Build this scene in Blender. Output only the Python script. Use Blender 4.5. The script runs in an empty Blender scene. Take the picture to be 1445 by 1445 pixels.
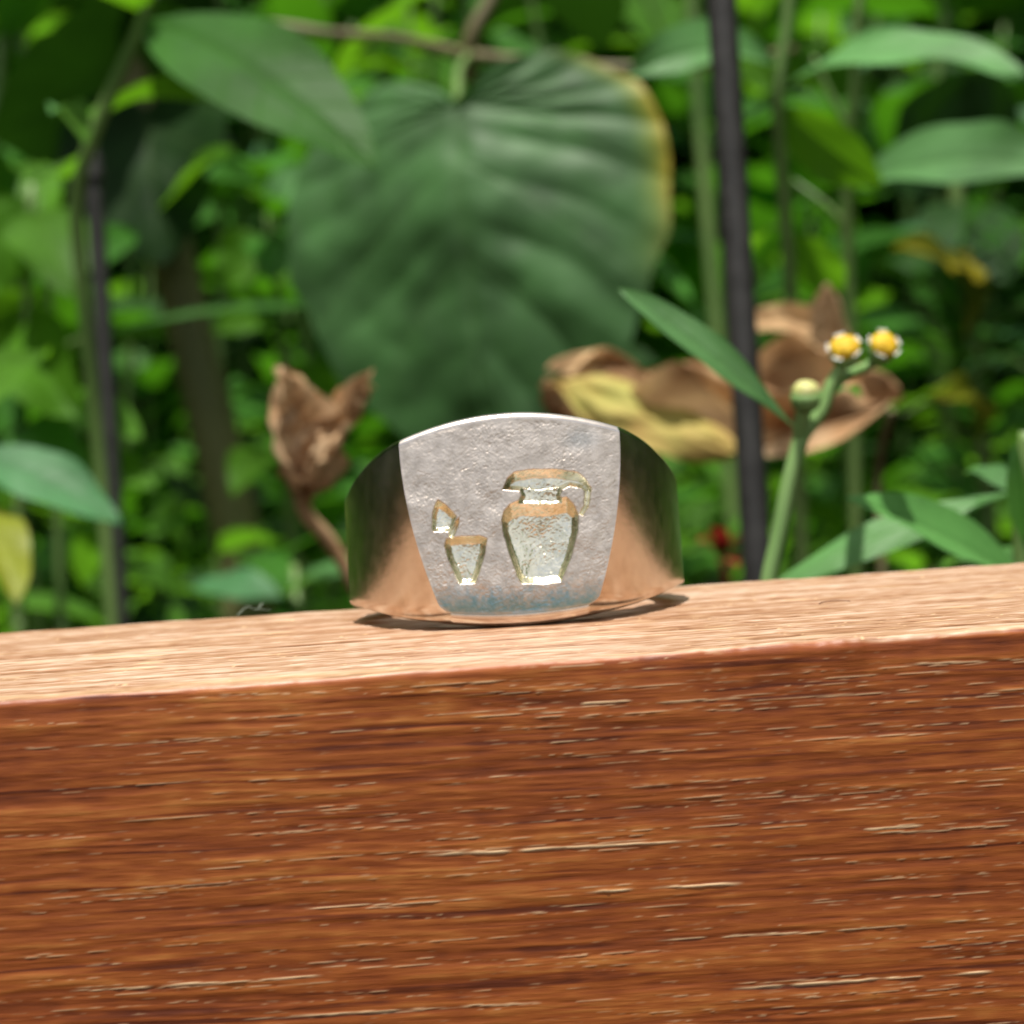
import bpy, math, random
import numpy as np
from mathutils import Vector, Matrix

# ------------------------------------------------------------------ camera, sky, sun, exposure
scene = bpy.context.scene
COL = scene.collection
K = 1.8               # depths below are given for a 1985 px focal length and stretched to the longer lens
F0 = 1985.0
F = F0 * K            # focal length in photo pixels (1445 px frame)
CAM_Y, CAM_H = -0.1683, 0.0152
PITCH = math.atan(160.0 / F)
ROLL = math.radians(3.55)

cam = bpy.data.cameras.new('camera')
cam_o = bpy.data.objects.new('camera', cam)
COL.objects.link(cam_o)
cam.sensor_width = 36.0
cam.lens = 36.0 * F / 1445.0
cam.clip_start = 0.004
cam.clip_end = 200.0
cam.dof.use_dof = True
cam.dof.focus_distance = 0.1555
cam.dof.aperture_fstop = cam.lens / 1.4       # 1.4 mm wide pupil
CAM_M = (Matrix.Translation((0, CAM_Y, CAM_H)) @ Matrix.Rotation(math.radians(90) - PITCH, 4, 'X')
         @ Matrix.Rotation(-ROLL, 4, 'Z'))
cam_o.matrix_world = CAM_M
scene.camera = cam_o


def P(x, y, d):
    """photo pixel + depth in metres -> world point"""
    d = d * K
    return CAM_M @ Vector(((x - 722.5) / F * d, -(y - 722.5) / F * d, -d))


SUN_EL, SUN_AZ = math.radians(77), math.radians(196)   # azimuth clockwise from +Y
sun_dir = Vector((math.sin(SUN_AZ) * math.cos(SUN_EL), math.cos(SUN_AZ) * math.cos(SUN_EL), math.sin(SUN_EL)))
sun = bpy.data.lights.new('sun', 'SUN')
sun.energy = 4.2
sun.angle = math.radians(1.2)
sun.color = (1.0, 0.95, 0.87)
sun_o = bpy.data.objects.new('sun', sun)
COL.objects.link(sun_o)
sun_o.rotation_euler = sun_dir.to_track_quat('Z', 'Y').to_euler()

world = bpy.data.worlds.new('World')
scene.world = world
world.use_nodes = True
wn, wl = world.node_tree.nodes, world.node_tree.links
wn.clear()
sky = wn.new('ShaderNodeTexSky')
sky.sky_type = 'NISHITA'
sky.sun_disc = False
sky.sun_elevation = SUN_EL
sky.sun_rotation = SUN_AZ
sky.dust_density = 2.5
tc = wn.new('ShaderNodeTexCoord')
mp = wn.new('ShaderNodeMapping')
mp.inputs['Scale'].default_value = (1.6, 1.6, 3.0)
cn = wn.new('ShaderNodeTexNoise')
cn.inputs['Scale'].default_value = 1.7
cn.inputs['Detail'].default_value = 6
cr = wn.new('ShaderNodeValToRGB')
cr.color_ramp.elements[0].position = 0.36
cr.color_ramp.elements[1].position = 0.62
cm = wn.new('ShaderNodeMix')
cm.data_type = 'RGBA'
cm.inputs[7].default_value = (7.2, 7.1, 6.9, 1)
bg = wn.new('ShaderNodeBackground')
bg.inputs['Strength'].default_value = 0.1
out = wn.new('ShaderNodeOutputWorld')
wl.new(tc.outputs['Generated'], mp.inputs['Vector'])
wl.new(mp.outputs['Vector'], cn.inputs['Vector'])
wl.new(cn.outputs['Fac'], cr.inputs['Fac'])
wl.new(cr.outputs['Color'], cm.inputs[0])
wl.new(sky.outputs['Color'], cm.inputs[6])
wl.new(cm.outputs[2], bg.inputs['Color'])
wl.new(bg.outputs['Background'], out.inputs['Surface'])

vs = scene.view_settings
vs.view_transform = 'Standard'
vs.look = 'None'
vs.exposure = 0.55
vs.gamma = 1.0
vs.use_curve_mapping = False
scene.cycles.use_adaptive_sampling = False
scene.cycles.max_bounces = 8
scene.cycles.sample_clamp_indirect = 6.0

random.seed(11)
GROUND = -0.14


# ------------------------------------------------------------------ helpers
def hash3(i, j, k, seed):
    n = (i.astype(np.int64) * 374761393 + j.astype(np.int64) * 668265263 + k.astype(np.int64) * 2147483647 + seed * 144269) & 0xFFFFFFFF
    n = ((n ^ (n >> 13)) * 1274126177) & 0xFFFFFFFF
    n = ((n ^ (n >> 16)) * 2246822519) & 0xFFFFFFFF
    return ((n ^ (n >> 15)) & 0xFFFFFF) / float(0xFFFFFF)


def vnoise(x, y, z=None, seed=0):
    x = np.asarray(x, float); y = np.asarray(y, float)
    z = np.zeros_like(x) if z is None else np.asarray(z, float)
    xi, yi, zi = np.floor(x), np.floor(y), np.floor(z)
    fx, fy, fz = x - xi, y - yi, z - zi
    fx, fy, fz = [f * f * (3 - 2 * f) for f in (fx, fy, fz)]
    r = 0
    for a in (0, 1):
        for b in (0, 1):
            for c in (0, 1):
                w = (fx if a else 1 - fx) * (fy if b else 1 - fy) * (fz if c else 1 - fz)
                r = r + w * hash3(xi + a, yi + b, zi + c, seed)
    return r


def link(name, me, mat=None, parent=None, M=None):
    o = bpy.data.objects.new(name, me)
    COL.objects.link(o)
    if mat is not None and len(me.materials) == 0:
        me.materials.append(mat)
    if parent is not None:
        o.parent = parent
        if M is not None:
            o.matrix_local = parent_world(parent).inverted() @ M
        else:
            o.matrix_local = parent_world(parent).inverted()
    elif M is not None:
        o.matrix_world = M
    return o


WORLD = {}


def parent_world(p):
    return WORLD.get(p.name, Matrix.Identity(4))


def thing(name, loc, label, cat, group=None):
    o = bpy.data.objects.new(name, None)
    COL.objects.link(o)
    o.empty_display_size = 0.01
    o.location = loc
    WORLD[o.name] = Matrix.Translation(loc)
    tag(o, label, cat, group)
    return o


def tag(o, label, cat, group=None):
    o['label'] = label
    o['category'] = cat
    if group:
        o['group'] = group
    return o


def mesh(name, verts, faces, smooth=True):
    me = bpy.data.meshes.new(name)
    me.from_pydata([tuple(v) for v in verts], [], faces)
    if smooth:
        me.polygons.foreach_set('use_smooth', [True] * len(me.polygons))
    me.update()
    return me


def grid_faces(nr, nc, wrap=False, off=0):
    cols = nc if wrap else nc - 1
    r = np.arange(nr - 1)[:, None]; c = np.arange(cols)[None, :]
    c2 = (c + 1) % nc
    a = r * nc + c; b = r * nc + c2; d = (r + 1) * nc + c2; e = (r + 1) * nc + c
    return (np.stack([a, b, d, e], -1).reshape(-1, 4) + off)


def catmull(pts, n):
    pts = [Vector(p) for p in pts]
    if len(pts) < 3:
        return [pts[0].lerp(pts[1], i / n) for i in range(n + 1)]
    q = [pts[0] * 2 - pts[1]] + pts + [pts[-1] * 2 - pts[-2]]
    res = []
    seg = len(pts) - 1
    for i in range(n + 1):
        u = i / n * seg
        k = min(int(u), seg - 1)
        t = u - k
        p0, p1, p2, p3 = q[k:k + 4]
        res.append(0.5 * ((2 * p1) + (p2 - p0) * t + (2 * p0 - 5 * p1 + 4 * p2 - p3) * t * t + (3 * p1 - p0 - 3 * p2 + p3) * t ** 3))
    return res


def tube_mesh(name, pts, r0, r1=None, n=18, sides=10, wob=0.0, seed=0, rfun=None):
    r1 = r0 if r1 is None else r1
    c = catmull(pts, n)
    rng = random.Random(seed)
    verts, faces = [], []
    prev = None
    for i, p in enumerate(c):
        t = (c[min(i + 1, n)] - c[max(i - 1, 0)]).normalized()
        if prev is None:
            a = t.orthogonal().normalized()
        else:
            a = (prev - t * prev.dot(t)).normalized()
        prev = a
        b = t.cross(a)
        r = r0 + (r1 - r0) * i / n
        if rfun:
            r *= rfun(i / n)
        for k in range(sides):
            an = 2 * math.pi * k / sides
            rr = r * (1 + wob * (rng.random() - .5))
            verts.append(p + a * math.cos(an) * rr + b * math.sin(an) * rr)
    faces = [tuple(f) for f in grid_faces(n + 1, sides, True)]
    faces.append(tuple(range(sides))[::-1])
    faces.append(tuple(n * sides + k for k in range(sides)))
    return mesh(name, verts, faces)


def leaf_points(kind, L, W, nt=16, ns=10, bend=0.5, fold=0.25, wave=0.05, pleat=0.0, npl=7, twist=0.0, crumple=0.0, seed=0, asym=0.0, serr=0.0):
    """numpy grid of a leaf: base at origin, tip towards +Y, upper side +Z"""
    t = np.linspace(0, 1, nt + 1)[:, None]
    s = np.linspace(-1, 1, 2 * ns + 1)[None, :]
    if kind == 'lance':
        w = (t ** 0.75) * (1 - t) ** 0.85 * 2.05 + 0.012
        sw = 0.18 * (1 - t)
    elif kind == 'ovate':
        w = (t ** 0.5) * (1 - t) ** 0.85 * 1.95 + 0.012
        sw = 0.22 * (1 - t) * t ** 0.3
    elif kind == 'heart':
        w = np.sqrt(np.clip(1 - ((t - 0.28) / 0.74) ** 2, 0, 1)) * (1 - 0.12 * t)
        w = np.where(t > 0.28, np.clip(1 - ((t - 0.28) / 0.72) ** 2, 0, 1) ** 0.72, w)
        sw = -0.22 * (1 - t) ** 2.0 + 0.12 * t * (1 - t) * 2
    else:
        w = (t ** 0.45) * (1 - t) ** 0.6 * 1.6 + 0.01
        sw = 0.15 * (1 - t)
    w = w * W * 0.5
    ang = bend * (0.5 - t)
    dt = 1.0 / nt
    my = np.concatenate([[0], np.cumsum((np.cos(ang[:-1, 0]) + np.cos(ang[1:, 0])) / 2 * dt)])
    mz = np.concatenate([[0], np.cumsum((np.sin(ang[:-1, 0]) + np.sin(ang[1:, 0])) / 2 * dt)])
    k = L / my[-1]
    my, mz = my * k, mz * k
    tw = twist * (t - 0.3)
    fa = fold * (0.5 + 0.5 * np.abs(s))
    lx = w * s * np.cos(fa) * (1 + asym * s)
    lz = w * np.abs(s) * np.sin(fa)
    lz = lz + wave * W * np.sin(t * 9 + seed) * s ** 2 * np.sign(s) * 0.7 + wave * W * np.sin(t * 14 + seed * 2.1) * s ** 2 * 0.5
    lz = lz - 0.02 * W * np.exp(-(s / 0.06) ** 2)
    if pleat:
        ph = (t - 0.05 * np.abs(s)) * npl
        lz = lz + pleat * W * (np.abs(np.sin(math.pi * ph)) - 0.5) * np.clip(np.abs(s) * 2.2, 0, 1) * (1 - 0.6 * np.abs(s) ** 3)
    if serr:
        lx = lx * (1 + serr * (vnoise(t * 26 + seed, np.sign(s) * 3 + 0 * t, seed=seed) - .5) * np.abs(s) ** 6)
    if crumple:
        u, v = t * 3.5 + seed * 7.3, s * 2.2 + seed
        lz = lz + crumple * W * (vnoise(u, v, seed=seed) - .5) * 1.6 + crumple * W * 0.6 * (vnoise(u * 2.7, v * 2.7, seed=seed + 1) - .5)
        lx = lx + crumple * W * 0.8 * (vnoise(u * 1.3, v * 1.3, seed=seed + 2) - .5)
    ct, st = np.cos(tw), np.sin(tw)
    X = lx * ct - lz * st
    Nn = lx * st + lz * ct
    ca, sa = np.cos(ang), np.sin(ang)
    al = sw * L * np.abs(s) ** 1.5
    if crumple:
        al = al + crumple * L * 0.5 * (vnoise(t * 4 + 31, s * 3 + seed, seed=seed + 4) - .5)
    Y = my[:, None] + al * ca - Nn * sa
    Z = mz[:, None] + al * sa + Nn * ca
    V = np.stack([X + 0 * t, Y, Z], -1)
    UV = np.stack([np.broadcast_to(s, X.shape), np.broadcast_to(t, X.shape)], -1)
    return V, UV


def heart_points(L, W, nt=60, ns=24, bend=0.4, fold=0.1, wave=0.03, pleat=0.02, seed=0, **kw):
    """heart-shaped blade: every grid row runs along a side vein from the midrib to the margin"""
    ctrl = [(0, 0.0, 0), (.16, -.085, 0), (.46, -.150, 0), (.80, -.075, 0), (.97, .08, 0), (1.0, .27, 0), (.92, .47, 0), (.74, .66, 0), (.48, .82, 0), (.20, .945, 0), (0, 1.0, 0)]
    oc = np.array([tuple(p) for p in catmull(ctrl, nt)])
    t = np.linspace(0, 1, nt + 1)[:, None]
    g_ = np.clip((t - .42) / .58, 0, 1) ** 1.35
    qx, qy = oc[:, 0:1] * W / 2, oc[:, 1:2] * L
    qx = qx * (1 + .10 * (vnoise(t * 18, t * 0 + seed, seed=seed) - .5) + .10 * (vnoise(t * 6, t * 0 + seed, seed=seed + 1) - .5))
    s = np.linspace(-1, 1, 2 * ns + 1)[None, :]
    a = np.abs(s)
    lx = qx * s * (1 + 0.0 * a)
    ly = g_ * L + (qy - g_ * L) * a ** 1.25
    nv = 12.0
    wig = 0.10 * (vnoise(t * 5, s * 2 + seed, seed=seed + 3) - .5)
    ph = (t + wig * a) * nv
    ridge = (np.abs(np.sin(math.pi * ph)) - .6) * (.25 + 1.5 * vnoise(t * 5, s * 2.5, seed=seed + 9))
    lz = pleat * W * ridge * np.clip(a * 3, 0, 1) * (1 - .55 * a ** 3) * np.clip(t * 6, .3, 1)
    lz = lz + 0.6 * pleat * W * (vnoise(lx / W * 16, ly / L * 16, seed=seed + 5) - .5) + .05 * W * (vnoise(lx / W * 4 + 9, ly / L * 4, seed=seed + 6) - .5)
    lz = lz + np.sin(fold) * W * .5 * a ** 1.3 * np.clip(oc[:, 0:1], 0, 1)
    lz = lz + wave * W * np.sin(t * 7 + seed + np.sign(s)) * a ** 2
    lz = lz - 0.25 * pleat * W * np.exp(-(s / .05) ** 2)
    # bend along the length
    yn = ly / L
    ang = bend * (0.5 - yn)
    yy = L * (np.sin(bend * .5) - np.sin(ang)) / bend
    zz = L * (np.cos(ang) - np.cos(bend * .5)) / bend
    k = L / (L * 2 * math.sin(bend * .5) / bend)
    V = np.stack([lx + 0 * t, yy * k - lz * np.sin(ang), zz * k + lz * np.cos(ang)], -1)
    UV = np.stack([np.broadcast_to(s, lx.shape), np.broadcast_to(t, lx.shape)], -1)
    return V, UV


def leaf_mesh(name, kind, L, W, **kw):
    if kind == 'heart':
        V, UV = heart_points(L, W, **kw)
    else:
        V, UV = leaf_points(kind, L, W, **kw)
    nr, nc = V.shape[:2]
    fc = grid_faces(nr, nc)
    me = mesh(name, V.reshape(-1, 3), [tuple(map(int, f)) for f in fc])
    at = me.attributes.new('leafuv', 'FLOAT_VECTOR', 'POINT')
    uv3 = np.concatenate([UV.reshape(-1, 2), np.zeros((nr * nc, 1))], 1)
    at.data.foreach_set('vector', uv3.astype(np.float32).ravel())
    return me


def basis(B, T, N):
    Y = (T - B).normalized()
    Z = (N - Y * N.dot(Y)).normalized()
    X = Y.cross(Z)
    M = Matrix((X, Y, Z)).transposed().to_4x4()
    return Matrix.Translation(B) @ M


CAMDIR = (CAM_M.to_3x3() @ Vector((0, 0, 1))).normalized()     # towards the camera
UP = Vector((0, 0, 1))
RIGHT = Vector((1, 0, 0))


def hero_leaf(parent, kind, b, t, wpx, N, mat, name='leaf', label=None, **kw):
    """b, t: (px, py, depth); wpx: width in photo pixels"""
    B, T = P(*b), P(*t)
    L = (T - B).length
    W = wpx / F0 * (b[2] + t[2]) / 2
    kw.setdefault('nt', 22); kw.setdefault('ns', 9)
    me = leaf_mesh(name, kind, L, W, **kw)
    o = link(name, me, mat, parent, basis(B, T, N.normalized()))
    if label:
        o['label'] = label
    return o


def stem_part(parent, pix, r0, r1, mat, name='stem', n=24, root=None, **kw):
    pts = [P(*p) for p in pix]
    if root is not None:
        r_ = Vector(root)
        pts = [r_] + [r_.lerp(pts[0], q) for q in (.45, .75, .90, .97)] + pts
        n += 16
    return link(name, tube_mesh(name, pts, r0, r1, n=n, **kw), mat, parent)


# ------------------------------------------------------------------ materials
def new_mat(name):
    m = bpy.data.materials.new(name)
    m.use_nodes = True
    nt = m.node_tree
    nt.nodes.clear()
    return m, nt.nodes, nt.links


def ramp(nodes, stops):
    r = nodes.new('ShaderNodeValToRGB')
    e = r.color_ramp.elements
    while len(e) < len(stops):
        e.new(0.5)
    for el, (p, c) in zip(e, stops):
        el.position = p
        el.color = (*c, 1)
    return r


def leaf_mat(name, col, trans=(0.16, 0.30, 0.02), tfac=0.32, rough=0.42, vein=0.25, edge=None, spots=None, spec=0.5, var=0.35):
    m, n, l = new_mat(name)
    o = n.new('ShaderNodeOutputMaterial')
    pb = n.new('ShaderNodeBsdfPrincipled')
    tr = n.new('ShaderNodeBsdfTranslucent')
    mx = n.new('ShaderNodeMixShader')
    mx.inputs[0].default_value = tfac
    at = n.new('ShaderNodeAttribute'); at.attribute_name = 'leafuv'
    sep = n.new('ShaderNodeSeparateXYZ')
    l.new(at.outputs['Vector'], sep.inputs[0])
    ab = n.new('ShaderNodeMath'); ab.operation = 'ABSOLUTE'
    l.new(sep.outputs['X'], ab.inputs[0])
    # side veins: pattern in (t - 0.25|s|)
    ma = n.new('ShaderNodeMath'); ma.operation = 'MULTIPLY_ADD'
    l.new(ab.outputs[0], ma.inputs[0]); ma.inputs[1].default_value = -0.06
    l.new(sep.outputs['Y'], ma.inputs[2])
    mm = n.new('ShaderNodeMath'); mm.operation = 'MULTIPLY'; mm.inputs[1].default_value = 7 * math.pi
    l.new(ma.outputs[0], mm.inputs[0])
    sn = n.new('ShaderNodeMath'); sn.operation = 'SINE'; l.new(mm.outputs[0], sn.inputs[0])
    sa = n.new('ShaderNodeMath'); sa.operation = 'ABSOLUTE'; l.new(sn.outputs[0], sa.inputs[0])
    mid = n.new('ShaderNodeMath'); mid.operation = 'MULTIPLY'; mid.inputs[1].default_value = 14
    l.new(ab.outputs[0], mid.inputs[0])
    mn = n.new('ShaderNodeMath'); mn.operation = 'MINIMUM'
    sc5 = n.new('ShaderNodeMath'); sc5.operation = 'MULTIPLY'; sc5.inputs[1].default_value = 5
    l.new(sa.outputs[0], sc5.inputs[0])
    l.new(sc5.outputs[0], mn.inputs[0]); l.new(mid.outputs[0], mn.inputs[1])
    vr = n.new('ShaderNodeMath'); vr.operation = 'SUBTRACT'; vr.use_clamp = True
    vr.inputs[0].default_value = 1.0
    l.new(mn.outputs[0], vr.inputs[1])
    vm = n.new('ShaderNodeMath'); vm.operation = 'MULTIPLY'; vm.inputs[1].default_value = vein
    l.new(vr.outputs[0], vm.inputs[0])
    # mottling
    tcd = n.new('ShaderNodeTexCoord')
    nz = n.new('ShaderNodeTexNoise'); nz.inputs['Scale'].default_value = 60; nz.inputs['Detail'].default_value = 5
    l.new(tcd.outputs['Object'], nz.inputs['Vector'])
    oi = n.new('ShaderNodeObjectInfo')
    lo = tuple(c * (1 - var) for c in col); hi = tuple(min(1, c * (1 + var)) for c in col)
    r1 = ramp(n, [(0.3, lo), (0.7, hi)])
    l.new(nz.outputs['Fac'], r1.inputs[0])
    hs = n.new('ShaderNodeHueSaturation')
    rr = n.new('ShaderNodeMapRange'); rr.inputs[3].default_value = 0.7; rr.inputs[4].default_value = 1.35
    l.new(oi.outputs['Random'], rr.inputs[0])
    l.new(rr.outputs[0], hs.inputs['Value'])
    l.new(r1.outputs[0], hs.inputs['Color'])
    cvein = n.new('ShaderNodeMix'); cvein.data_type = 'RGBA'
    l.new(vm.outputs[0], cvein.inputs[0]); l.new(hs.outputs[0], cvein.inputs[6])
    cvein.inputs[7].default_value = (col[0] * 2.2 + 0.03, col[1] * 1.8 + 0.03, col[2] * 2 + 0.01, 1)
    colour = cvein.outputs[2]
    if edge:        # yellowing along one margin: (colour, side sign, lo, hi)
        ec, sgn, t0, t1 = edge
        es = n.new('ShaderNodeMath'); es.operation = 'MULTIPLY'; es.inputs[1].default_value = sgn
        l.new(sep.outputs['X'], es.inputs[0])
        e2 = n.new('ShaderNodeMapRange'); e2.inputs[1].default_value = 0.82; e2.inputs[2].default_value = 1.0
        l.new(es.outputs[0], e2.inputs[0])
        tb = n.new('ShaderNodeMapRange'); tb.interpolation_type = 'SMOOTHSTEP'
        tb.inputs[1].default_value = t1; tb.inputs[2].default_value = t0
        l.new(sep.outputs['Y'], tb.inputs[0])
        tb2 = n.new('ShaderNodeMapRange'); tb2.interpolation_type = 'SMOOTHSTEP'
        tb2.inputs[1].default_value = t0 - .22; tb2.inputs[2].default_value = t0
        l.new(sep.outputs['Y'], tb2.inputs[0])
        tbm = n.new('ShaderNodeMath'); tbm.operation = 'MULTIPLY'
        l.new(tb.outputs[0], tbm.inputs[0]); l.new(tb2.outputs[0], tbm.inputs[1])
        em = n.new('ShaderNodeMath'); em.operation = 'MULTIPLY'; em.use_clamp = True
        l.new(e2.outputs[0], em.inputs[0]); l.new(tbm.outputs[0], em.inputs[1])
        nf = n.new('ShaderNodeMath'); nf.operation = 'MULTIPLY'; nf.use_clamp = True
        nmr = n.new('ShaderNodeMapRange'); nmr.inputs[1].default_value = .3; nmr.inputs[2].default_value = .6; nmr.inputs[3].default_value = .45; nmr.inputs[4].default_value = 1.3
        l.new(nz.outputs['Fac'], nmr.inputs[0])
        l.new(em.outputs[0], nf.inputs[0]); l.new(nmr.outputs[0], nf.inputs[1])
        ce = n.new('ShaderNodeMix'); ce.data_type = 'RGBA'
        l.new(nf.outputs[0], ce.inputs[0]); l.new(colour, ce.inputs[6])
        er = ramp(n, [(0.0, (ec[0] * .45, ec[1] * .75, ec[2])), (0.62, ec), (1.0, (0.40, 0.30, 0.02))])
        l.new(e2.outputs[0], er.inputs[0]); l.new(er.outputs[0], ce.inputs[7])
        colour = ce.outputs[2]
    if spots:
        n2 = n.new('ShaderNodeTexNoise'); n2.inputs['Scale'].default_value = 35; n2.inputs['Detail'].default_value = 2
        l.new(tcd.outputs['Object'], n2.inputs['Vector'])
        r2 = ramp(n, [(0.66, (0, 0, 0)), (0.72, (1, 1, 1))])
        l.new(n2.outputs['Fac'], r2.inputs[0])
        c3 = n.new('ShaderNodeMix'); c3.data_type = 'RGBA'
        l.new(r2.outputs[0], c3.inputs[0]); l.new(colour, c3.inputs[6]); c3.inputs[7].default_value = (*spots, 1)
        colour = c3.outputs[2]
    l.new(colour, pb.inputs['Base Color'])
    pb.inputs['Roughness'].default_value = rough
    pb.inputs['Specular IOR Level'].default_value = spec
    tr.inputs['Color'].default_value = (*trans, 1)
    bp = n.new('ShaderNodeBump'); bp.inputs['Strength'].default_value = 0.25; bp.inputs['Distance'].default_value = 0.0006
    nb = n.new('ShaderNodeTexNoise'); nb.inputs['Scale'].default_value = 420; nb.inputs['Detail'].default_value = 3
    l.new(tcd.outputs['Object'], nb.inputs['Vector'])
    ad = n.new('ShaderNodeMath'); ad.operation = 'SUBTRACT'
    l.new(nb.outputs['Fac'], ad.inputs[0]); l.new(vr.outputs[0], ad.inputs[1])
    l.new(ad.outputs[0], bp.inputs['Height']); l.new(bp.outputs[0], pb.inputs['Normal'])
    l.new(pb.outputs[0], mx.inputs[1]); l.new(tr.outputs[0], mx.inputs[2])
    l.new(mx.outputs[0], o.inputs['Surface'])
    return m


def simple_mat(name, c0, c1, scale=80, rough=0.5, metallic=0.0, spec=0.5, bump=0.3, bdist=0.0004, trans=0.0, detail=5, stretch=None):
    m, n, l = new_mat(name)
    o = n.new('ShaderNodeOutputMaterial')
    pb = n.new('ShaderNodeBsdfPrincipled')
    tcd = n.new('ShaderNodeTexCoord')
    mpn = n.new('ShaderNodeMapping')
    if stretch:
        mpn.inputs['Scale'].default_value = stretch
    l.new(tcd.outputs['Object'], mpn.inputs[0])
    nz = n.new('ShaderNodeTexNoise'); nz.inputs['Scale'].default_value = scale; nz.inputs['Detail'].default_value = detail
    l.new(mpn.outputs[0], nz.inputs['Vector'])
    r = ramp(n, [(0.33, c0), (0.67, c1)])
    l.new(nz.outputs['Fac'], r.inputs[0]); l.new(r.outputs[0], pb.inputs['Base Color'])
    pb.inputs['Roughness'].default_value = rough
    pb.inputs['Metallic'].default_value = metallic
    pb.inputs['Specular IOR Level'].default_value = spec
    bp = n.new('ShaderNodeBump'); bp.inputs['Strength'].default_value = bump; bp.inputs['Distance'].default_value = bdist
    l.new(nz.outputs['Fac'], bp.inputs['Height']); l.new(bp.outputs[0], pb.inputs['Normal'])
    if trans:
        tr = n.new('ShaderNodeBsdfTranslucent'); l.new(r.outputs[0], tr.inputs['Color'])
        mx = n.new('ShaderNodeMixShader'); mx.inputs[0].default_value = trans
        l.new(pb.outputs[0], mx.inputs[1]); l.new(tr.outputs[0], mx.inputs[2]); l.new(mx.outputs[0], o.inputs[0])
    else:
        l.new(pb.outputs[0], o.inputs[0])
    return m


LEAF_MID = leaf_mat('leaf_mid', (0.045, 0.160, 0.018), trans=(0.10, 0.34, 0.01), tfac=0.36, spec=.16, rough=.5, vein=.1)
LEAF_BRIGHT = leaf_mat('leaf_bright', (0.070, 0.195, 0.012), trans=(0.15, 0.39, 0.010), tfac=0.45, spec=.16, rough=.5, vein=.12)
LEAF_DARK = leaf_mat('leaf_dark', (0.014, 0.048, 0.008), trans=(0.03, 0.11, 0.005), tfac=0.18, spec=.2, rough=.55)
LEAF_BLUE = leaf_mat('leaf_bluish', (0.050, 0.150, 0.055), trans=(0.08, 0.26, 0.04), tfac=0.28, rough=0.5, spec=.25, vein=.12)
LEAF_PALE = leaf_mat('leaf_pale', (0.105, 0.265, 0.080), trans=(0.15, 0.36, 0.05), tfac=0.3, rough=0.5, spec=.25, vein=.12)
LEAF_YELLOW = leaf_mat('leaf_yellowing', (0.20, 0.23, 0.02), trans=(0.4, 0.34, 0.03), tfac=0.35, spots=(0.35, 0.13, 0.03), spec=.3)
LEAF_BIG = leaf_mat('leaf_big', (0.035, 0.094, 0.026), trans=(0.06, 0.18, 0.012), tfac=0.2, rough=0.55, vein=0.10, spec=.36,
                    edge=((0.24, 0.27, 0.012), -1.0, 0.38, 0.66), var=0.45)
LEAF_FAR = leaf_mat('leaf_far', (0.070, 0.185, 0.022), trans=(0.19, 0.50, 0.02), tfac=0.44, vein=0.0, spec=.10, rough=.6)
LEAF_WEED = leaf_mat('leaf_weed', (0.105, 0.285, 0.070), trans=(0.16, 0.42, 0.05), tfac=0.28, rough=0.5, vein=0.15, var=0.2, spec=.35)
DRIED = simple_mat('dried_leaf', (0.17, 0.062, 0.020), (0.76, 0.52, 0.28), scale=95, rough=0.75, spec=0.2, bump=0.6, bdist=0.001, trans=0.22)
DRIED_PALE = simple_mat('dried_leaf_pale', (0.40, 0.21, 0.09), (0.76, 0.57, 0.36), scale=70, rough=0.75, spec=0.2, bump=0.6, bdist=0.001, trans=0.22)
STEM_G = simple_mat('stem_green', (0.10, 0.19, 0.045), (0.17, 0.27, 0.075), scale=150, rough=0.5, trans=0.08, stretch=(1, 1, 0.2))
STEM_PALE = simple_mat('stem_pale_green', (0.17, 0.32, 0.09), (0.27, 0.44, 0.15), scale=300, rough=0.55, trans=0.1, stretch=(1, 1, 0.2))
STEM_OLIVE = simple_mat('stem_olive', (0.10, 0.11, 0.035), (0.18, 0.18, 0.065), scale=60, rough=0.7, stretch=(1, 1, 0.2))
STEM_BROWN = simple_mat('stem_brown', (0.10, 0.085, 0.035), (0.20, 0.17, 0.08), scale=90, rough=0.6)
METAL_ROD = simple_mat('painted_steel', (0.028, 0.027, 0.026), (0.052, 0.050, 0.048), scale=300, rough=0.48, metallic=0.0, bump=0.2, bdist=0.0002)
SOIL = simple_mat('soil', (0.020, 0.013, 0.008), (0.060, 0.040, 0.025), scale=30, rough=0.95, spec=0.1, bump=1.0, bdist=0.01)
DRIED_GREEN = simple_mat('half_dried_leaf', (0.42, 0.24, 0.08), (0.50, 0.52, 0.14), scale=70, rough=0.7, spec=0.2, bump=0.6, bdist=0.001, trans=0.25)
YELLOW = simple_mat('disc_florets', (0.60, 0.33, 0.003), (0.74, 0.50, 0.01), scale=1800, rough=0.6, bump=1.0, bdist=0.0003)
PETAL = simple_mat('ray_petal', (0.75, 0.76, 0.72), (0.88, 0.88, 0.85), scale=400, rough=0.6, trans=0.25)
BUD = simple_mat('bud_florets', (0.42, 0.46, 0.12), (0.66, 0.62, 0.28), scale=1500, rough=0.6)
RED = simple_mat('dark_red_leaf', (0.22, 0.012, 0.012), (0.30, 0.03, 0.02), scale=120, rough=0.5, trans=0.2)
FIBRE = simple_mat('dry_fibre', (0.10, 0.04, 0.015), (0.22, 0.10, 0.04), scale=900, rough=0.7)
LINT = simple_mat('pale_lint', (0.30, 0.38, 0.28), (0.50, 0.55, 0.45), scale=900, rough=0.8)


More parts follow.
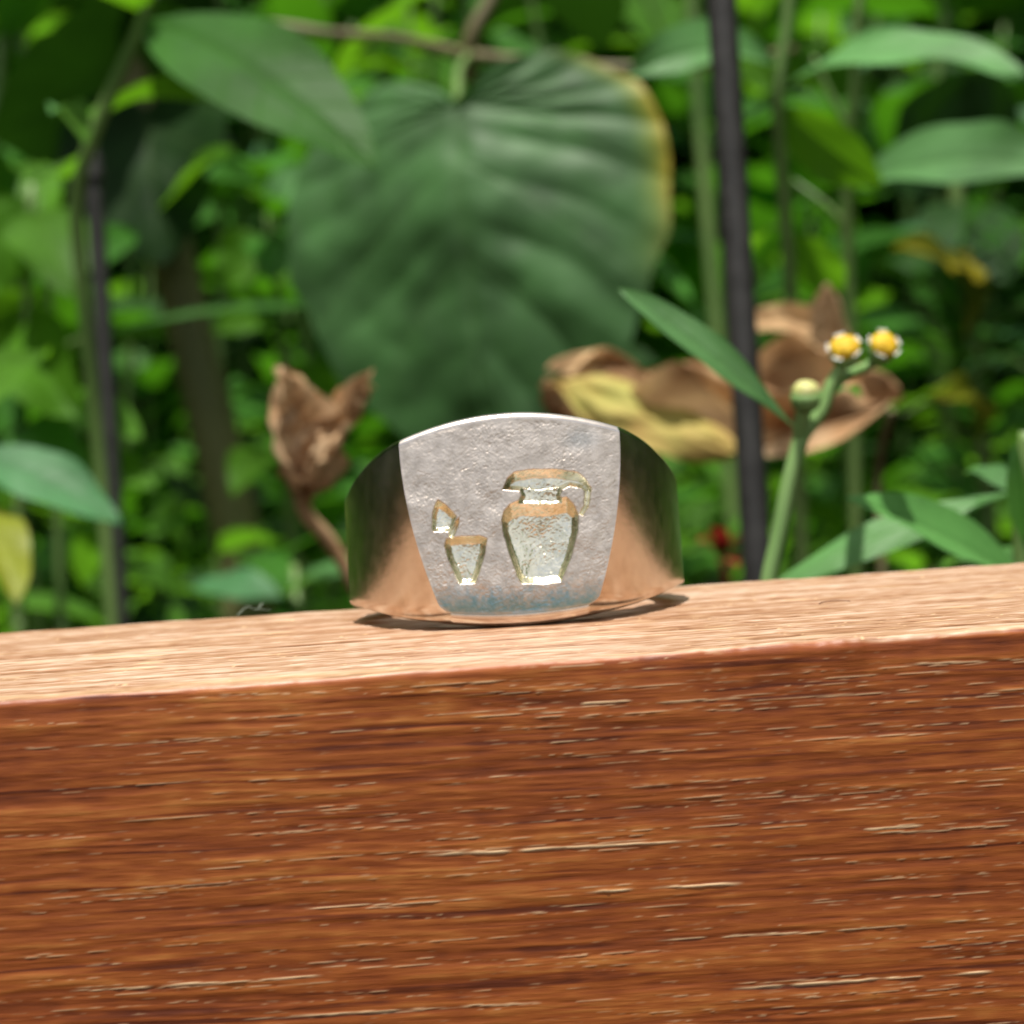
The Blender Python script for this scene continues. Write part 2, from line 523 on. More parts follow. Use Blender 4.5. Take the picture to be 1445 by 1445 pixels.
def wood_mat():
    m, n, l = new_mat('stained_wood')
    o = n.new('ShaderNodeOutputMaterial')
    pb = n.new('ShaderNodeBsdfPrincipled')
    tcd = n.new('ShaderNodeTexCoord')
    top = n.new('ShaderNodeAttribute'); top.attribute_name = 'worn_top'
    wear = n.new('ShaderNodeAttribute'); wear.attribute_name = 'wear'
    gr = n.new('ShaderNodeAttribute'); gr.attribute_name = 'grain'
    rot = n.new('ShaderNodeMapping'); rot.inputs['Rotation'].default_value = (0, math.radians(-1.3), 0)
    l.new(tcd.outputs['Object'], rot.inputs[0])

    def noise(sc, stretch, det=5, dist=0.0, rough=.5):
        mp_ = n.new('ShaderNodeMapping'); mp_.inputs['Scale'].default_value = stretch
        l.new(rot.outputs[0], mp_.inputs[0])
        z = n.new('ShaderNodeTexNoise'); z.inputs['Scale'].default_value = sc; z.inputs['Detail'].default_value = det
        z.inputs['Distortion'].default_value = dist; z.inputs['Roughness'].default_value = rough
        l.new(mp_.outputs[0], z.inputs['Vector'])
        return z
    fine = noise(3600, (0.07, 1, 1), 6, 0.2, .65)
    mid = noise(520, (0.05, 1, 1), 5, 0.3)
    blot = noise(150, (0.45, 1, 1), 5, 0.4, .65)
    # dark stained side
    rs = ramp(n, [(0.24, (0.125, 0.024, 0.005)), (0.42, (0.265, 0.060, 0.009)), (0.56, (0.36, 0.096, 0.015)), (0.74, (0.51, 0.190, 0.040))])
    mixf = n.new('ShaderNodeMix'); mixf.data_type = 'FLOAT'; mixf.inputs[0].default_value = 0.32
    l.new(mid.outputs['Fac'], mixf.inputs[2]); l.new(blot.outputs['Fac'], mixf.inputs[3])
    mf2 = n.new('ShaderNodeMix'); mf2.data_type = 'FLOAT'; mf2.inputs[0].default_value = 0.45
    l.new(mixf.outputs[0], mf2.inputs[2]); l.new(fine.outputs['Fac'], mf2.inputs[3])
    mf3 = n.new('ShaderNodeMix'); mf3.data_type = 'FLOAT'; mf3.inputs[0].default_value = 0.52
    l.new(mf2.outputs[0], mf3.inputs[2]); l.new(gr.outputs['Fac'], mf3.inputs[3])
    l.new(mf3.outputs[0], rs.inputs[0])
    # pale, weathered top
    rt = ramp(n, [(0.33, (0.17, 0.065, 0.024)), (0.43, (0.33, 0.165, 0.085)), (0.53, (0.42, 0.25, 0.155)), (0.66, (0.58, 0.42, 0.31))])
    l.new(mf3.outputs[0], rt.inputs[0])
    c1 = n.new('ShaderNodeMix'); c1.data_type = 'RGBA'
    l.new(top.outputs['Fac'], c1.inputs[0]); l.new(rs.outputs[0], c1.inputs[6]); l.new(rt.outputs[0], c1.inputs[7])
    c2 = n.new('ShaderNodeMix'); c2.data_type = 'RGBA'
    l.new(wear.outputs['Fac'], c2.inputs[0]); l.new(c1.outputs[2], c2.inputs[6]); c2.inputs[7].default_value = (0.74, 0.51, 0.29, 1)
    l.new(c2.outputs[2], pb.inputs['Base Color'])
    rg = n.new('ShaderNodeMapRange'); rg.inputs[3].default_value = 0.36; rg.inputs[4].default_value = 0.6
    l.new(fine.outputs['Fac'], rg.inputs[0]); l.new(rg.outputs[0], pb.inputs['Roughness'])
    pb.inputs['Specular IOR Level'].default_value = 0.45
    bp = n.new('ShaderNodeBump'); bp.inputs['Strength'].default_value = 0.7; bp.inputs['Distance'].default_value = 0.00010
    l.new(mf2.outputs[0], bp.inputs['Height']); l.new(bp.outputs[0], pb.inputs['Normal'])
    l.new(pb.outputs[0], o.inputs[0])
    return m


def silver_mat(name, face=False, cutm=False):
    m, n, l = new_mat(name)
    o = n.new('ShaderNodeOutputMaterial')
    pb = n.new('ShaderNodeBsdfPrincipled')
    pb.inputs['Metallic'].default_value = 1.0
    tcd = n.new('ShaderNodeTexCoord')
    nz = n.new('ShaderNodeTexNoise'); nz.inputs['Scale'].default_value = 1500 if face else 900; nz.inputs['Detail'].default_value = 6
    l.new(tcd.outputs['Object'], nz.inputs['Vector'])
    if face:
        r = ramp(n, [(0.3, (0.49, 0.43, 0.37)), (0.7, (0.70, 0.62, 0.54))])
        l.new(nz.outputs['Fac'], r.inputs[0])
        tn = n.new('ShaderNodeAttribute'); tn.attribute_name = 'tint'
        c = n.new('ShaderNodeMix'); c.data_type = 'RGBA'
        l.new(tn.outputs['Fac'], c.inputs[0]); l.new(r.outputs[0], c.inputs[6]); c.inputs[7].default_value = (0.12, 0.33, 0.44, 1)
        l.new(c.outputs[2], pb.inputs['Base Color'])
        pb.inputs['Roughness'].default_value = 0.24 if cutm else 0.40
        if cutm:
            r.color_ramp.elements[0].color = (0.70, 0.67, 0.52, 1); r.color_ramp.elements[1].color = (0.93, 0.88, 0.71, 1)
    else:
        r = ramp(n, [(0.3, (0.64, 0.57, 0.49)), (0.7, (0.78, 0.70, 0.61))])
        l.new(nz.outputs['Fac'], r.inputs[0]); l.new(r.outputs[0], pb.inputs['Base Color'])
        rg = n.new('ShaderNodeMapRange'); rg.inputs[3].default_value = 0.17; rg.inputs[4].default_value = 0.30
        l.new(nz.outputs['Fac'], rg.inputs[0]); l.new(rg.outputs[0], pb.inputs['Roughness'])
    bp = n.new('ShaderNodeBump'); bp.inputs['Strength'].default_value = 0.35 if face else 0.12; bp.inputs['Distance'].default_value = 0.00006
    n2 = n.new('ShaderNodeTexNoise'); n2.inputs['Scale'].default_value = 5200 if face else 2500; n2.inputs['Detail'].default_value = 4
    l.new(tcd.outputs['Object'], n2.inputs['Vector'])
    l.new(n2.outputs['Fac'], bp.inputs['Height']); l.new(bp.outputs[0], pb.inputs['Normal'])
    l.new(pb.outputs[0], o.inputs[0])
    return m


WOOD = wood_mat()
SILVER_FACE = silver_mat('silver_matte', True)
SILVER = silver_mat('silver_polished', False)
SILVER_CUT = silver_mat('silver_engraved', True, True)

# ------------------------------------------------------------------ ground
g = 61
gx = np.sign(np.linspace(-1, 1, g)) * np.abs(np.linspace(-1, 1, g)) ** 3 * 60
GX, GY = np.meshgrid(gx, gx)
GZ = GROUND + np.where((np.abs(GY) < 4) & (np.abs(GX) < 4), 0.012 * (vnoise(GX * 9, GY * 9, seed=3) - 1.0), -0.006)
ground = link('ground', mesh('ground', np.stack([GX, GY, GZ], -1).reshape(-1, 3), [tuple(map(int, f)) for f in grid_faces(g, g)]), SOIL)
ground['kind'] = 'structure'


# ------------------------------------------------------------------ the wooden board the ring lies on
YF, YB, ZB = -0.0230, 0.0247, GROUND - 0.004
def build_board():
    xs_mid = np.linspace(-0.052, 0.052, 620)
    xs = np.concatenate([-0.056 - 0.844 * np.linspace(1, 0.004, 60) ** 2, xs_mid, 0.056 + 0.844 * np.linspace(0.004, 1, 60) ** 2])
    # profile runs: front bottom -> front top edge -> top -> back edge -> back bottom
    zf = np.concatenate([np.linspace(ZB, -0.0245, 150)[:-1], np.linspace(-0.0245, -0.0005, 335)])
    r = 0.0005
    a = np.linspace(0, math.pi / 2, 9)[1:]
    prof = [(YF, z, 0) for z in zf]
    prof += [(YF + r - r * math.cos(t), -r + r * math.sin(t), t / (math.pi / 2)) for t in a]
    prof += [(y, 0.0, 1) for y in np.linspace(YF + r, YB - r, 210)[1:-1]]
    prof += [(YB - r + r * math.sin(t), -r + r * math.cos(t), 1 - t / (math.pi / 2)) for t in np.linspace(0, math.pi / 2, 7)]
    prof += [(YB, z, 0) for z in np.linspace(-0.002, ZB, 24)]
    prof = np.array(prof)
    npf = len(prof)
    X = np.repeat(xs[:, None], npf, 1)
    Y = np.repeat(prof[None, :, 0], len(xs), 0)
    Z = np.repeat(prof[None, :, 1], len(xs), 0)
    top = np.repeat(prof[None, :, 2], len(xs), 0)
    mm = 1000.0
    # normal direction of the profile
    ny = np.zeros(npf); nz = np.zeros(npf)
    front = (prof[:, 0] <= YF + 1e-9) & (prof[:, 1] < -r + 1e-9)
    ny[front] = -1
    istop = np.isclose(prof[:, 1], 0)
    nz[istop] = 1
    e1 = (~front) & (~istop) & (prof[:, 0] < 0)
    ang = prof[e1, 2] * math.pi / 2
    ny[e1] = -np.cos(ang); nz[e1] = np.sin(ang)
    bk = (~front) & (~istop) & (prof[:, 0] > 0)
    ny[bk] = 0.7; nz[bk] = 0.5
    back_flat = np.isclose(prof[:, 0], YB); ny[back_flat] = 1; nz[back_flat] = 0
    # ---- front relief: long fibres, slightly sloping
    xm = X * mm
    zm = Z * mm + xm * math.tan(math.radians(1.3)) + 0.25 * (vnoise(xm / 16, Z * mm / 5, seed=5) - .5) + 0.3 * (vnoise(xm / 7, Z * mm / 2.5, seed=15) - .5)
    n1 = vnoise(xm / 15, zm / 0.85, seed=1)
    n2 = vnoise(xm / 6, zm / 0.32, seed=2)
    n3 = vnoise(xm / 2.2, zm / 0.16, seed=4)
    n4 = vnoise(xm / 1.1, zm / 0.6, seed=6)
    fr = 0.050 * (n1 - .5) + 0.026 * (n2 - .5) + 0.016 * (n3 - .5) + 0.012 * (n4 - .5)
    n5 = vnoise(xm / 9, zm / 0.17, seed=7); n6 = vnoise(xm / .8, zm / .14, seed=8)
    gr_f = 0.22 * n1 + 0.22 * n2 + 0.18 * n3 + 0.12 * n4 + 0.16 * n5 + .10 * n6 - 0.30 * np.clip((vnoise(xm / 12, zm / .22, seed=10) - .74) * 6, 0, 1)
    gr_f = .5 + (gr_f - .5) * 1.5
    # raised, worn fibres that catch the light (each a short ledge along the grain)
    wear = np.zeros_like(X)
    streaks = [(550, 940, 1200, 3.4), (780, 1010, 1257, 3.2), (370, 640, 1275, 2.0), (880, 1260, 1325, 2.0), (60, 430, 1382, 2.6),
               (990, 1440, 1392, 3.0), (300, 720, 1425, 2.4), (1180, 1270, 1176, 2.4), (1370, 1445, 1232, 2.6), (775, 850, 994, 2.4),
               (860, 1010, 993, 1.8), (1010, 1290, 988, 1.6), (1110, 1330, 1046, 1.3), (930, 1060, 1106, 1.3), (120, 520, 1145, 1.1),
               (0, 200, 1265, 1.1), (620, 760, 1010, 1.5), (260, 470, 1010, 1.0), (470, 560, 1278, 1.5), (1290, 1380, 1310, 1.7),
               (720, 830, 1048, 1.3), (1190, 1420, 1180, 1.8), (300, 420, 1097, 0.9), (700, 900, 1145, 1.0), (540, 640, 1185, 1.4),
               (1240, 1420, 942, 1.8), (1120, 1240, 960, 1.2), (560, 700, 1098, 1.2), (0, 120, 1050, 0.9), (30, 260, 1105, 0.8)]
    rs_ = random.Random(9)
    for k in range(230):
        xa = rs_.uniform(-60, 1400)
        streaks.append((xa, xa + rs_.choice((60, 110, 180, 300, 420)) * rs_.uniform(.7, 1.2), rs_.uniform(930, 1470), rs_.choice((.55, .7, .8, 1.0))))
    for k, (x0, x1, yp, tk) in enumerate(streaks):
        # photo pixel -> point on the front face (plane y = YF)
        pts = []
        for xx in (x0, x1):
            yy = yp - (xx - (x0 + x1) / 2) * 0.043
            d = P(xx, yy, 1.0) - P(xx, yy, 0.0)
            o = P(xx, yy, 0.0)
            kk = (YF - o.y) / d.y
            q = o + d * kk
            pts.append((q.x * mm, q.z * mm))
        (ax, az), (bx, bz) = pts
        x1d = xs * mm
        tp1 = (x1d - ax) / (bx - ax)
        sel = np.where((tp1 > 0) & (tp1 < 1))[0]
        if len(sel) < 2:
            continue
        x1 = x1d[sel]; tp1 = tp1[sel]
        z0_ = x1 * 0 + k
        zl = az + (bz - az) * tp1 + 0.10 * (vnoise(x1 / 3.1 + k * 9, z0_, seed=21) - .5) + 0.05 * (vnoise(x1 / .7 + k * 9, z0_, seed=22) - .5)
        fade = np.clip(np.minimum(tp1, 1 - tp1) * 7, 0, 1)
        brk = np.clip((vnoise(x1 / 1.4 + k * 5, z0_, seed=23) - .12) * 3, 0, 1)
        th = 0.8 * tk / 27.0 * (0.6 + 0.8 * vnoise(x1 / 2 + k, z0_, seed=24))
        a0, a1 = sel[0], sel[-1] + 1
        dz = (zl[:, None] - Z[a0:a1] * mm) / th[:, None]
        lip = np.clip(1 - np.abs(dz), 0, 1) * (fade * brk)[:, None]
        below = np.clip(1 - np.abs(dz - 1.1), 0, 1) * fade[:, None]
        fr[a0:a1] += (0.020 + 0.012 * min(tk, 3)) * lip - 0.012 * below
        wear[a0:a1] = np.maximum(wear[a0:a1], np.clip(lip * 1.9, 0, 1) * min(1, 0.28 + 0.72 * tk / 2.2))
    # little raised flecks
    fl = vnoise(xm / 1.9, zm / 0.10, seed=31) * .75 + .25 * vnoise(xm / .5, zm / .1, seed=32)
    flm = np.clip((fl - 0.81) * 9, 0, 1)
    wear_f = np.maximum(wear, flm * 0.32)
    fr = fr + 0.006 * flm
    # ---- top relief
    ym = Y * mm + 0.4 * (vnoise(xm / 20, Y * mm / 6, seed=41) - .5)
    t1 = vnoise(xm / 14, ym / 0.9, seed=42); t2 = vnoise(xm / 5, ym / 0.3, seed=43); t3 = vnoise(xm / 1.6, ym / 0.25, seed=44)
    tp = 0.09 * (t1 - .5) + 0.09 * (t2 - .5) + 0.06 * (t3 - .5)
    gr_t = 0.25 * t1 + 0.3 * t2 + 0.2 * t3 + .25 * vnoise(xm / .7, ym / .16, seed=48)
    gr_t = .5 + (gr_t - .5) * 1.45
    wtop = np.clip((vnoise(xm / 4, ym / 0.22, seed=45) - .84) * 8, 0, 1) * .6
    # pale rubbed band along the front edge of the top
    edge_d = (Y - YF) * mm
    rub = np.clip(1 - np.abs(edge_d - 1.6) / 2.2, 0, 1) * np.clip(vnoise(xm / 9, ym / 1.5, seed=46) * 1.6 - .45, 0, 1) * (top > .6)
    spk = np.clip((vnoise(xm / .16, ym / .30, seed=47) - .90) * 14, 0, 1) * (vnoise(xm / 6, ym / 4, seed=49) > .45)
    wtop = np.maximum(np.maximum(wtop, rub * 0.6), spk * .8)
    isf = np.repeat((top[:1] < 0.5), len(xs), 0)
    blend = top
    rel = (fr * (1 - blend) + tp * blend) / mm
    # wobbling, slightly chipped arris
    arr = np.exp(-((np.hypot((Y - YF), Z)) * mm / 1.6) ** 2)
    chip = 0.45 * (vnoise(xm / 8, xm * 0 + .5, seed=51) - .5) + 0.22 * (vnoise(xm / 2.2, xm * 0 + .5, seed=52) - .5) + 0.08 * (vnoise(xm / .5, xm * 0 + .5, seed=53) - .5)
    rel = rel + arr * (chip - 0.05) / mm
    Y = Y + ny[None] * rel
    Z = Z + nz[None] * rel
    wear_all = np.where(top > 0.5, wtop, wear_f)
    # soft, uneven limit between the pale top and the stained side
    jit = 0.5 * (vnoise(xm / 5, xm * 0 + 3.3, seed=61) - .5) + 0.3 * (vnoise(xm / 1.2, xm * 0 + 3.3, seed=62) - .5)
    topa = np.clip((top - 0.35 - jit) * 3, 0, 1) * np.clip(1 - (Y - YB + .0) * 0, 0, 1)
    grain = np.where(top > .5, gr_t, gr_f)
    V = np.stack([X, Y, Z], -1).reshape(-1, 3)
    fcs = grid_faces(len(xs), npf, True)
    me = mesh('board', V, fcs.tolist())
    n0 = (len(xs) - 1) * npf
    import bmesh
    for nm, arrv in (('worn_top', topa), ('wear', wear_all), ('grain', grain)):
        at = me.attributes.new(nm, 'FLOAT', 'POINT')
        at.data.foreach_set('value', arrv.astype(np.float32).ravel())
    bm = bmesh.new(); bm.from_mesh(me); bm.verts.ensure_lookup_table()
    bm.faces.new([bm.verts[i] for i in range(npf)])
    bm.faces.new([bm.verts[n0 + i] for i in range(npf)][::-1])
    bm.to_mesh(me); bm.free()
    return me


board = link('wooden_board', build_board(), WOOD, None, Matrix.Rotation(math.radians(4.4), 4, 'Z'))
tag(board, 'brown stained wooden board with rough grain, the silver ring lying on its pale top edge', 'board')


# ------------------------------------------------------------------ the signet ring
def poly_sdf(px, py, poly):
    """inside distance (positive inside)"""
    poly = np.array(poly, float)
    d = np.full(px.shape, 1e9)
    inside = np.zeros(px.shape, bool)
    for i in range(len(poly)):
        a, b = poly[i], poly[(i + 1) % len(poly)]
        e = b - a
        wx, wy = px - a[0], py - a[1]
        t = np.clip((wx * e[0] + wy * e[1]) / (e @ e), 0, 1)
        d = np.minimum(d, np.hypot(wx - e[0] * t, wy - e[1] * t))
        c = ((a[1] > py) != (b[1] > py)) & (px < (b[0] - a[0]) * (py - a[1]) / (b[1] - a[1] + 1e-12) + a[0])
        inside ^= c
    return np.where(inside, d, -d)


def build_ring():
    S_ = 0.001
    NV = 330
    NF, NS, NB = 330, 70, 130
    v = np.linspace(0, 1, NV)[:, None]
    CH_T, CH_B = 0.52, 0.70           # top rounding, bottom chamfer heights (mm)
    yface = -12.3

    def xf(vv):
        x = 5.15 + 2.25 * (1 - (1 - vv) ** 1.9)
        return x - 0.55 * np.clip(1 - vv / 0.06, 0, 1) ** 2

    def ztop(a):  # face, a in -1..1
        return 7.35 - 1.35 * np.abs(a) ** 2.0

    def zbot(a):
        return -7.0 + 0.35 * np.abs(a) ** 2

    # --- face patch
    a = np.linspace(-1, 1, NF)[None, :]
    X = xf(v) * a
    Z = zbot(a) + CH_B + (ztop(a) - CH_T - zbot(a) - CH_B) * v
    dome = 0.22 * a ** 2 + 0.10 * (2 * v - 1) ** 2 + 0.35 * np.clip(1 - v / 0.16, 0, 1) ** 2
    Y0 = yface + dome
    # engraving, photo pixels of the upright face: map to mm about the face centre
    cr_, sr_ = math.cos(ROLL), math.sin(ROLL)

    def pm(pts, o=(590, 640), k=5.558):
        r = []
        for (zx, zy) in pts:
            x = o[0] + zx / k - 716.0; y = o[1] + zy / k - 733.0
            xx = x * cr_ - y * sr_; yy = x * sr_ + y * cr_
            r.append((xx / 20.9 - 0.40, -yy / 20.6 + 0.05))
        return r
    def wob(s): return 0.05 * (vnoise(X * 3, Z * 3, seed=s) - .5)
    body = pm([(648, 520), (665, 450), (715, 395), (790, 368), (1010, 372), (1150, 340), (1210, 400), (1245, 480), (1240, 600), (1195, 780), (1130, 950), (1105, 995), (960, 1012), (800, 1010), (765, 950), (700, 760), (655, 610)])
    rim = pm([(655, 290), (690, 200), (745, 150), (880, 128), (1080, 128), (1240, 150), (1300, 200), (1345, 280), (1318, 330), (1270, 280), (1180, 262), (1090, 300), (930, 320), (800, 300)])
    neck = pm([(775, 250), (1130, 240), (1105, 330), (1140, 400), (770, 400), (800, 330)])
    handle = pm([(1250, 210), (1345, 270), (1325, 420), (1275, 490), (1245, 475), (1285, 400), (1292, 300)])
    tri = pm([(150, 360), (215, 400), (300, 490), (285, 560), (262, 612), (118, 612), (105, 570), (115, 450)])
    dot = pm([(245, 590), (320, 500), (310, 580), (270, 670), (240, 650)])
    cup = pm([(205, 720), (215, 665), (300, 648), (480, 640), (535, 665), (520, 780), (470, 950), (445, 1010), (320, 1015), (290, 950), (235, 820)])

    def cut(poly, depth, wd, s, pw=2.0, top=0.0, bot=0.0, bowl=0.0, bw=2.0):
        """sunk shape: steep sides, a sloping upper wall (top mm high), a sloping lower wall, a dished floor"""
        d = poly_sdf(X, Z, poly) + wob(s)
        q = np.clip(d / wd, 0, 1)
        r = depth * (1 - (1 - q) ** pw)
        p = np.array(poly)
        xs_ = np.linspace(p[:, 0].min(), p[:, 0].max(), 60)
        zhi, zlo = [], []
        for xv in xs_:
            zz = []
            for i_ in range(len(p)):
                a_, b_ = p[i_], p[(i_ + 1) % len(p)]
                if (a_[0] - xv) * (b_[0] - xv) <= 0 and abs(a_[0] - b_[0]) > 1e-9:
                    zz.append(a_[1] + (b_[1] - a_[1]) * (xv - a_[0]) / (b_[0] - a_[0]))
            zhi.append(max(zz)); zlo.append(min(zz))
        zh = np.interp(X, xs_, zhi); zl = np.interp(X, xs_, zlo)
        if top:
            r = np.minimum(r, depth * np.clip((zh - Z + wob(s + 40)) / top, 0, 1))
        if bot:
            r = np.minimum(r, depth * np.clip((Z - zl + wob(s + 41)) / bot, 0, 1))
        if bowl:
            qb = np.clip(d / bw, 0, 1)
            r = r + bowl * (1 - (1 - qb) ** 2)
        return np.where(d > 0, r, 0), d
    e = {}
    db, sb = cut(body, 0.80, 0.44, 1, 1.8, 0.95, 0.50, 0.25, 2.4)
    dr, sr2 = cut(rim, 0.62, 0.30, 2, 2.0, 0.55, 0.40)
    dn, sn_ = cut(neck, 0.50, 0.30, 3)
    dh, sh = cut(handle, 0.40, 0.20, 4)
    dt_, st_ = cut(tri, 0.62, 0.34, 5, 2.0, .5, .34)
    dd, sd = cut(dot, 0.40, 0.22, 6)
    dc, sc_ = cut(cup, 0.58, 0.42, 7, 1.7, 0.42, 0.36, .16, 1.0)
    jug_d = np.maximum.reduce([db, dr, dn, dh])
    jug_m = np.maximum.reduce([sb, sr2, sn_, sh]) > 0
    tri_d = np.maximum(dt_, dd); tri_m = np.maximum(st_, sd) > 0
    cup_m = sc_ > 0
    # soft raised/burnished lip round the cuts
    alls = np.maximum.reduce([sb, sr2, sn_, sh, st_, sd, sc_])
    depth = np.maximum.reduce([jug_d, tri_d, dc])
    # beaten surface: crinkled low relief
    wx = X + 0.25 * (vnoise(X * 2.2, Z * 2.2, seed=71) - .5)
    wz = Z + 0.25 * (vnoise(X * 2.2, Z * 2.2, seed=72) - .5)
    ca, sa = math.cos(0.5), math.sin(0.5)
    ux, uz = wx * ca + wz * sa, -wx * sa + wz * ca
    cr1 = np.abs(vnoise(ux * 3.0, uz * 6.2, seed=73) - .5)
    cr2 = np.abs(vnoise(wx * 6.5 - wz * 2, wz * 8.0 + wx * 3, seed=74) - .5)
    cr3 = vnoise(X * 9, Z * 9, seed=75) - .5
    low = vnoise(X * .8, Z * .8, seed=76) - .5
    patch = 0.55 + 1.0 * vnoise(X * .55 + 4, Z * .55, seed=77)
    rough = (0.026 * cr1 + 0.022 * cr2 + 0.013 * cr3) * patch + 0.10 * low
    fadeE = np.clip(np.minimum(1 - np.abs(a), np.minimum(v, 1 - v)) * 45, 0, 1)
    inner = np.clip(alls * 6, 0, 1)
    rough = rough * (1 + 0.5 * inner)
    # scratches
    rng = random.Random(5)
    for k in range(15):
        x0, z0 = rng.uniform(-6.5, 6.5), rng.uniform(-5.5, 6.2)
        if k < 9:
            x0, z0 = rng.uniform(3.5, 6.6), rng.uniform(0, 6)
        an = rng.uniform(-0.9, 0.4) if k % 2 else rng.uniform(.3, 1.0)
        ln = rng.uniform(.3, 1.3)
        dx, dz = math.cos(an), math.sin(an)
        tt = np.clip((X - x0) * dx + (Z - z0) * dz, 0, ln)
        ds = np.hypot(X - x0 - tt * dx, Z - z0 - tt * dz)
        rough = rough + 0.014 * np.clip(1 - ds / 0.06, 0, 1)
    Y = Y0 + (depth + rough * fadeE)
    FV = np.stack([X, Y + 0 * X, Z + 0 * X], -1) * S_
    tint_mask = np.clip((0.165 - v - 0.02 * (1 - a ** 2) + 0.055 * (vnoise(X * 1.3, Z * 1.3, seed=81) - .5) + 0.05 * (vnoise(X * 5, Z * 5, seed=82) - .5)) / 0.10, 0, 1) + 0 * X  # blue tint in the base colour, strongest along the lower edge of the face
    tint_mask = tint_mask * np.clip(v / 0.02, 0.7, 1) * 0.85 * np.clip((1 - np.abs(a)) * 9 + .35, 0, 1)
    tint_mask = tint_mask * (0.75 + 0.3 * vnoise(X * 3 + wx, Z * 5, seed=83)) + 0 * X
    tint_mask = np.maximum(tint_mask, 0.15 * np.clip(1.3 - np.hypot((X - 4.8) / 1.3, (Z - 5.2) / .8), 0, 1))  # faint blue patch near the upper right corner

    # --- band: columns all the way round (open at the face), rows = inner ... outer ... inner
    tS = np.linspace(0, 1, NS + 1)
    angS = math.atan2(12.1, -(-1.0))  # plan angle of S from front (-Y)
    Rb = 12.1
    phS = math.atan2(11.85, 1.0)
    phB = np.linspace(phS, 2 * math.pi - phS, NB + 2)[1:-1]

    def side_cols(sign):
        """shoulder columns from face edge E to side S"""
        res = []
        for t in tS:
            zt = 6.0 + (3.95 - 6.0) * (t ** 1.3)
            zb = -6.65 + (-3.75 + 6.65) * (0.6 * t + 0.4 * t ** 1.6)
            res.append((t, sign, zt, zb))
        return res
    cols = []
    for c in side_cols(1):
        cols.append(('s',) + c)
    for ph in phB:
        u = 0.5 - 0.5 * math.cos((ph - phS) / (2 * math.pi - 2 * phS) * 2 * math.pi)
        h = 3.85 + (3.1 - 3.85) * u
        cols.append(('b', ph, 0, h + 0.05 * (1 - u), -h + .05 * (1 - u)))
    for c in reversed(side_cols(-1)):
        cols.append(('s',) + c)
    NR = 90
    vr = np.linspace(0, 1, NR)
    ri = 9.7
    BV = []
    for cdef in cols:
        kind = cdef[0]
        zt, zb = cdef[3], cdef[4]
        if kind == 's':
            t, sg = cdef[1], cdef[2]
            ex = xf(vr)
            ey = yface + 0.22 + 0.10 * (2 * vr - 1) ** 2 + 0.35 * np.clip(1 - vr / 0.16, 0, 1) ** 2
            E = np.stack([ex, ey], -1)
            Sx = np.stack([np.full(NR, 11.85), np.full(NR, -1.0)], -1)
            Cx = np.stack([10.45 + 0 * ex + 0.3 * (ex - 7.4), np.full(NR, -7.7)], -1)
            p = E * (1 - t) ** 2 + Cx * 2 * t * (1 - t) + Sx * t ** 2
            px, py = p[:, 0] * sg, p[:, 1]
        else:
            ph = cdef[1]
            u = 0.5 - 0.5 * math.cos((ph - phS) / (2 * math.pi - 2 * phS) * 2 * math.pi)
            R = 11.89 - 0.5 * u
            px = np.full(NR, math.sin(ph) * R); py = np.full(NR, -math.cos(ph) * R)
        w_t = CH_T; w_b = 0.22
        if kind == 's':
            w_b = 0.22 + (CH_B - 0.22) * (1 - cdef[1]) ** 6
        z = zb + w_b + (zt - w_t - zb - w_b) * vr
        zz = list(z)
        phi = math.atan2(px[NR // 2], -py[NR // 2])
        ix, iy = math.sin(phi) * ri, -math.cos(phi) * ri
        row = []
        # inner bottom, chamfer, outer, rounding, inner top
        def inward(x, y, dst):
            r = math.hypot(x, y)
            return x * (1 - dst / r), y * (1 - dst / r)
        for q in (0.0, 0.35, 0.7, 1.0):
            pass
        row.append((ix, iy, zb + 0.25))
        bx, by = inward(px[0], py[0], w_b * 1.07 + 0.4)
        row.append((bx, by, zb + 0.02))
        for q in (0.25, 0.5, 0.75, 0.9):
            an = q * math.pi / 2
            dst = w_b * 1.07 * (1 - math.sin(an)) ; h = w_b * (1 - math.cos(an))
            x_, y_ = inward(px[0], py[0], dst)
            row.append((x_, y_, zb + h))
        for k in range(NR):
            row.append((px[k], py[k], z[k]))
        for q in (0.15, 0.35, 0.55, 0.75, 1.0):
            an = q * math.pi / 2
            x_, y_ = inward(px[-1], py[-1], 0.55 * (1 - math.cos(an)))
            row.append((x_, y_, zt - w_t + w_t * math.sin(an)))
        row.append((ix, iy, zt - 0.12))
        BV.append(row)
    BV = np.array(BV)            # (ncol, nrow, 3)
    # rims over the face (columns from left edge to right edge)
    fa = np.linspace(-1, 1, 141)[1:-1]
    FR = []
    nrow = BV.shape[1]
    for q in fa:
        j = (q + 1) / 2 * (NF - 1)
        j0 = int(j); f = j - j0
        fb = (FV[0, j0] * (1 - f) + FV[0, min(j0 + 1, NF - 1)] * f) / S_
        ft = (FV[-1, j0] * (1 - f) + FV[-1, min(j0 + 1, NF - 1)] * f) / S_
        zt, zb = float(ztop(q)), float(zbot(q))
        phi = math.atan2(ft[0], -ft[1]); ix, iy = math.sin(phi) * ri, -math.cos(phi) * ri
        phb = math.atan2(fb[0], -fb[1]); jx, jy = math.sin(phb) * ri, -math.cos(phb) * ri
        lo = [(jx, jy, zb + 0.25)]
        r = math.hypot(fb[0], fb[1])
        k = 1 - 1.15 / r
        lo.append((fb[0] * k, fb[1] * k, zb + 0.02))
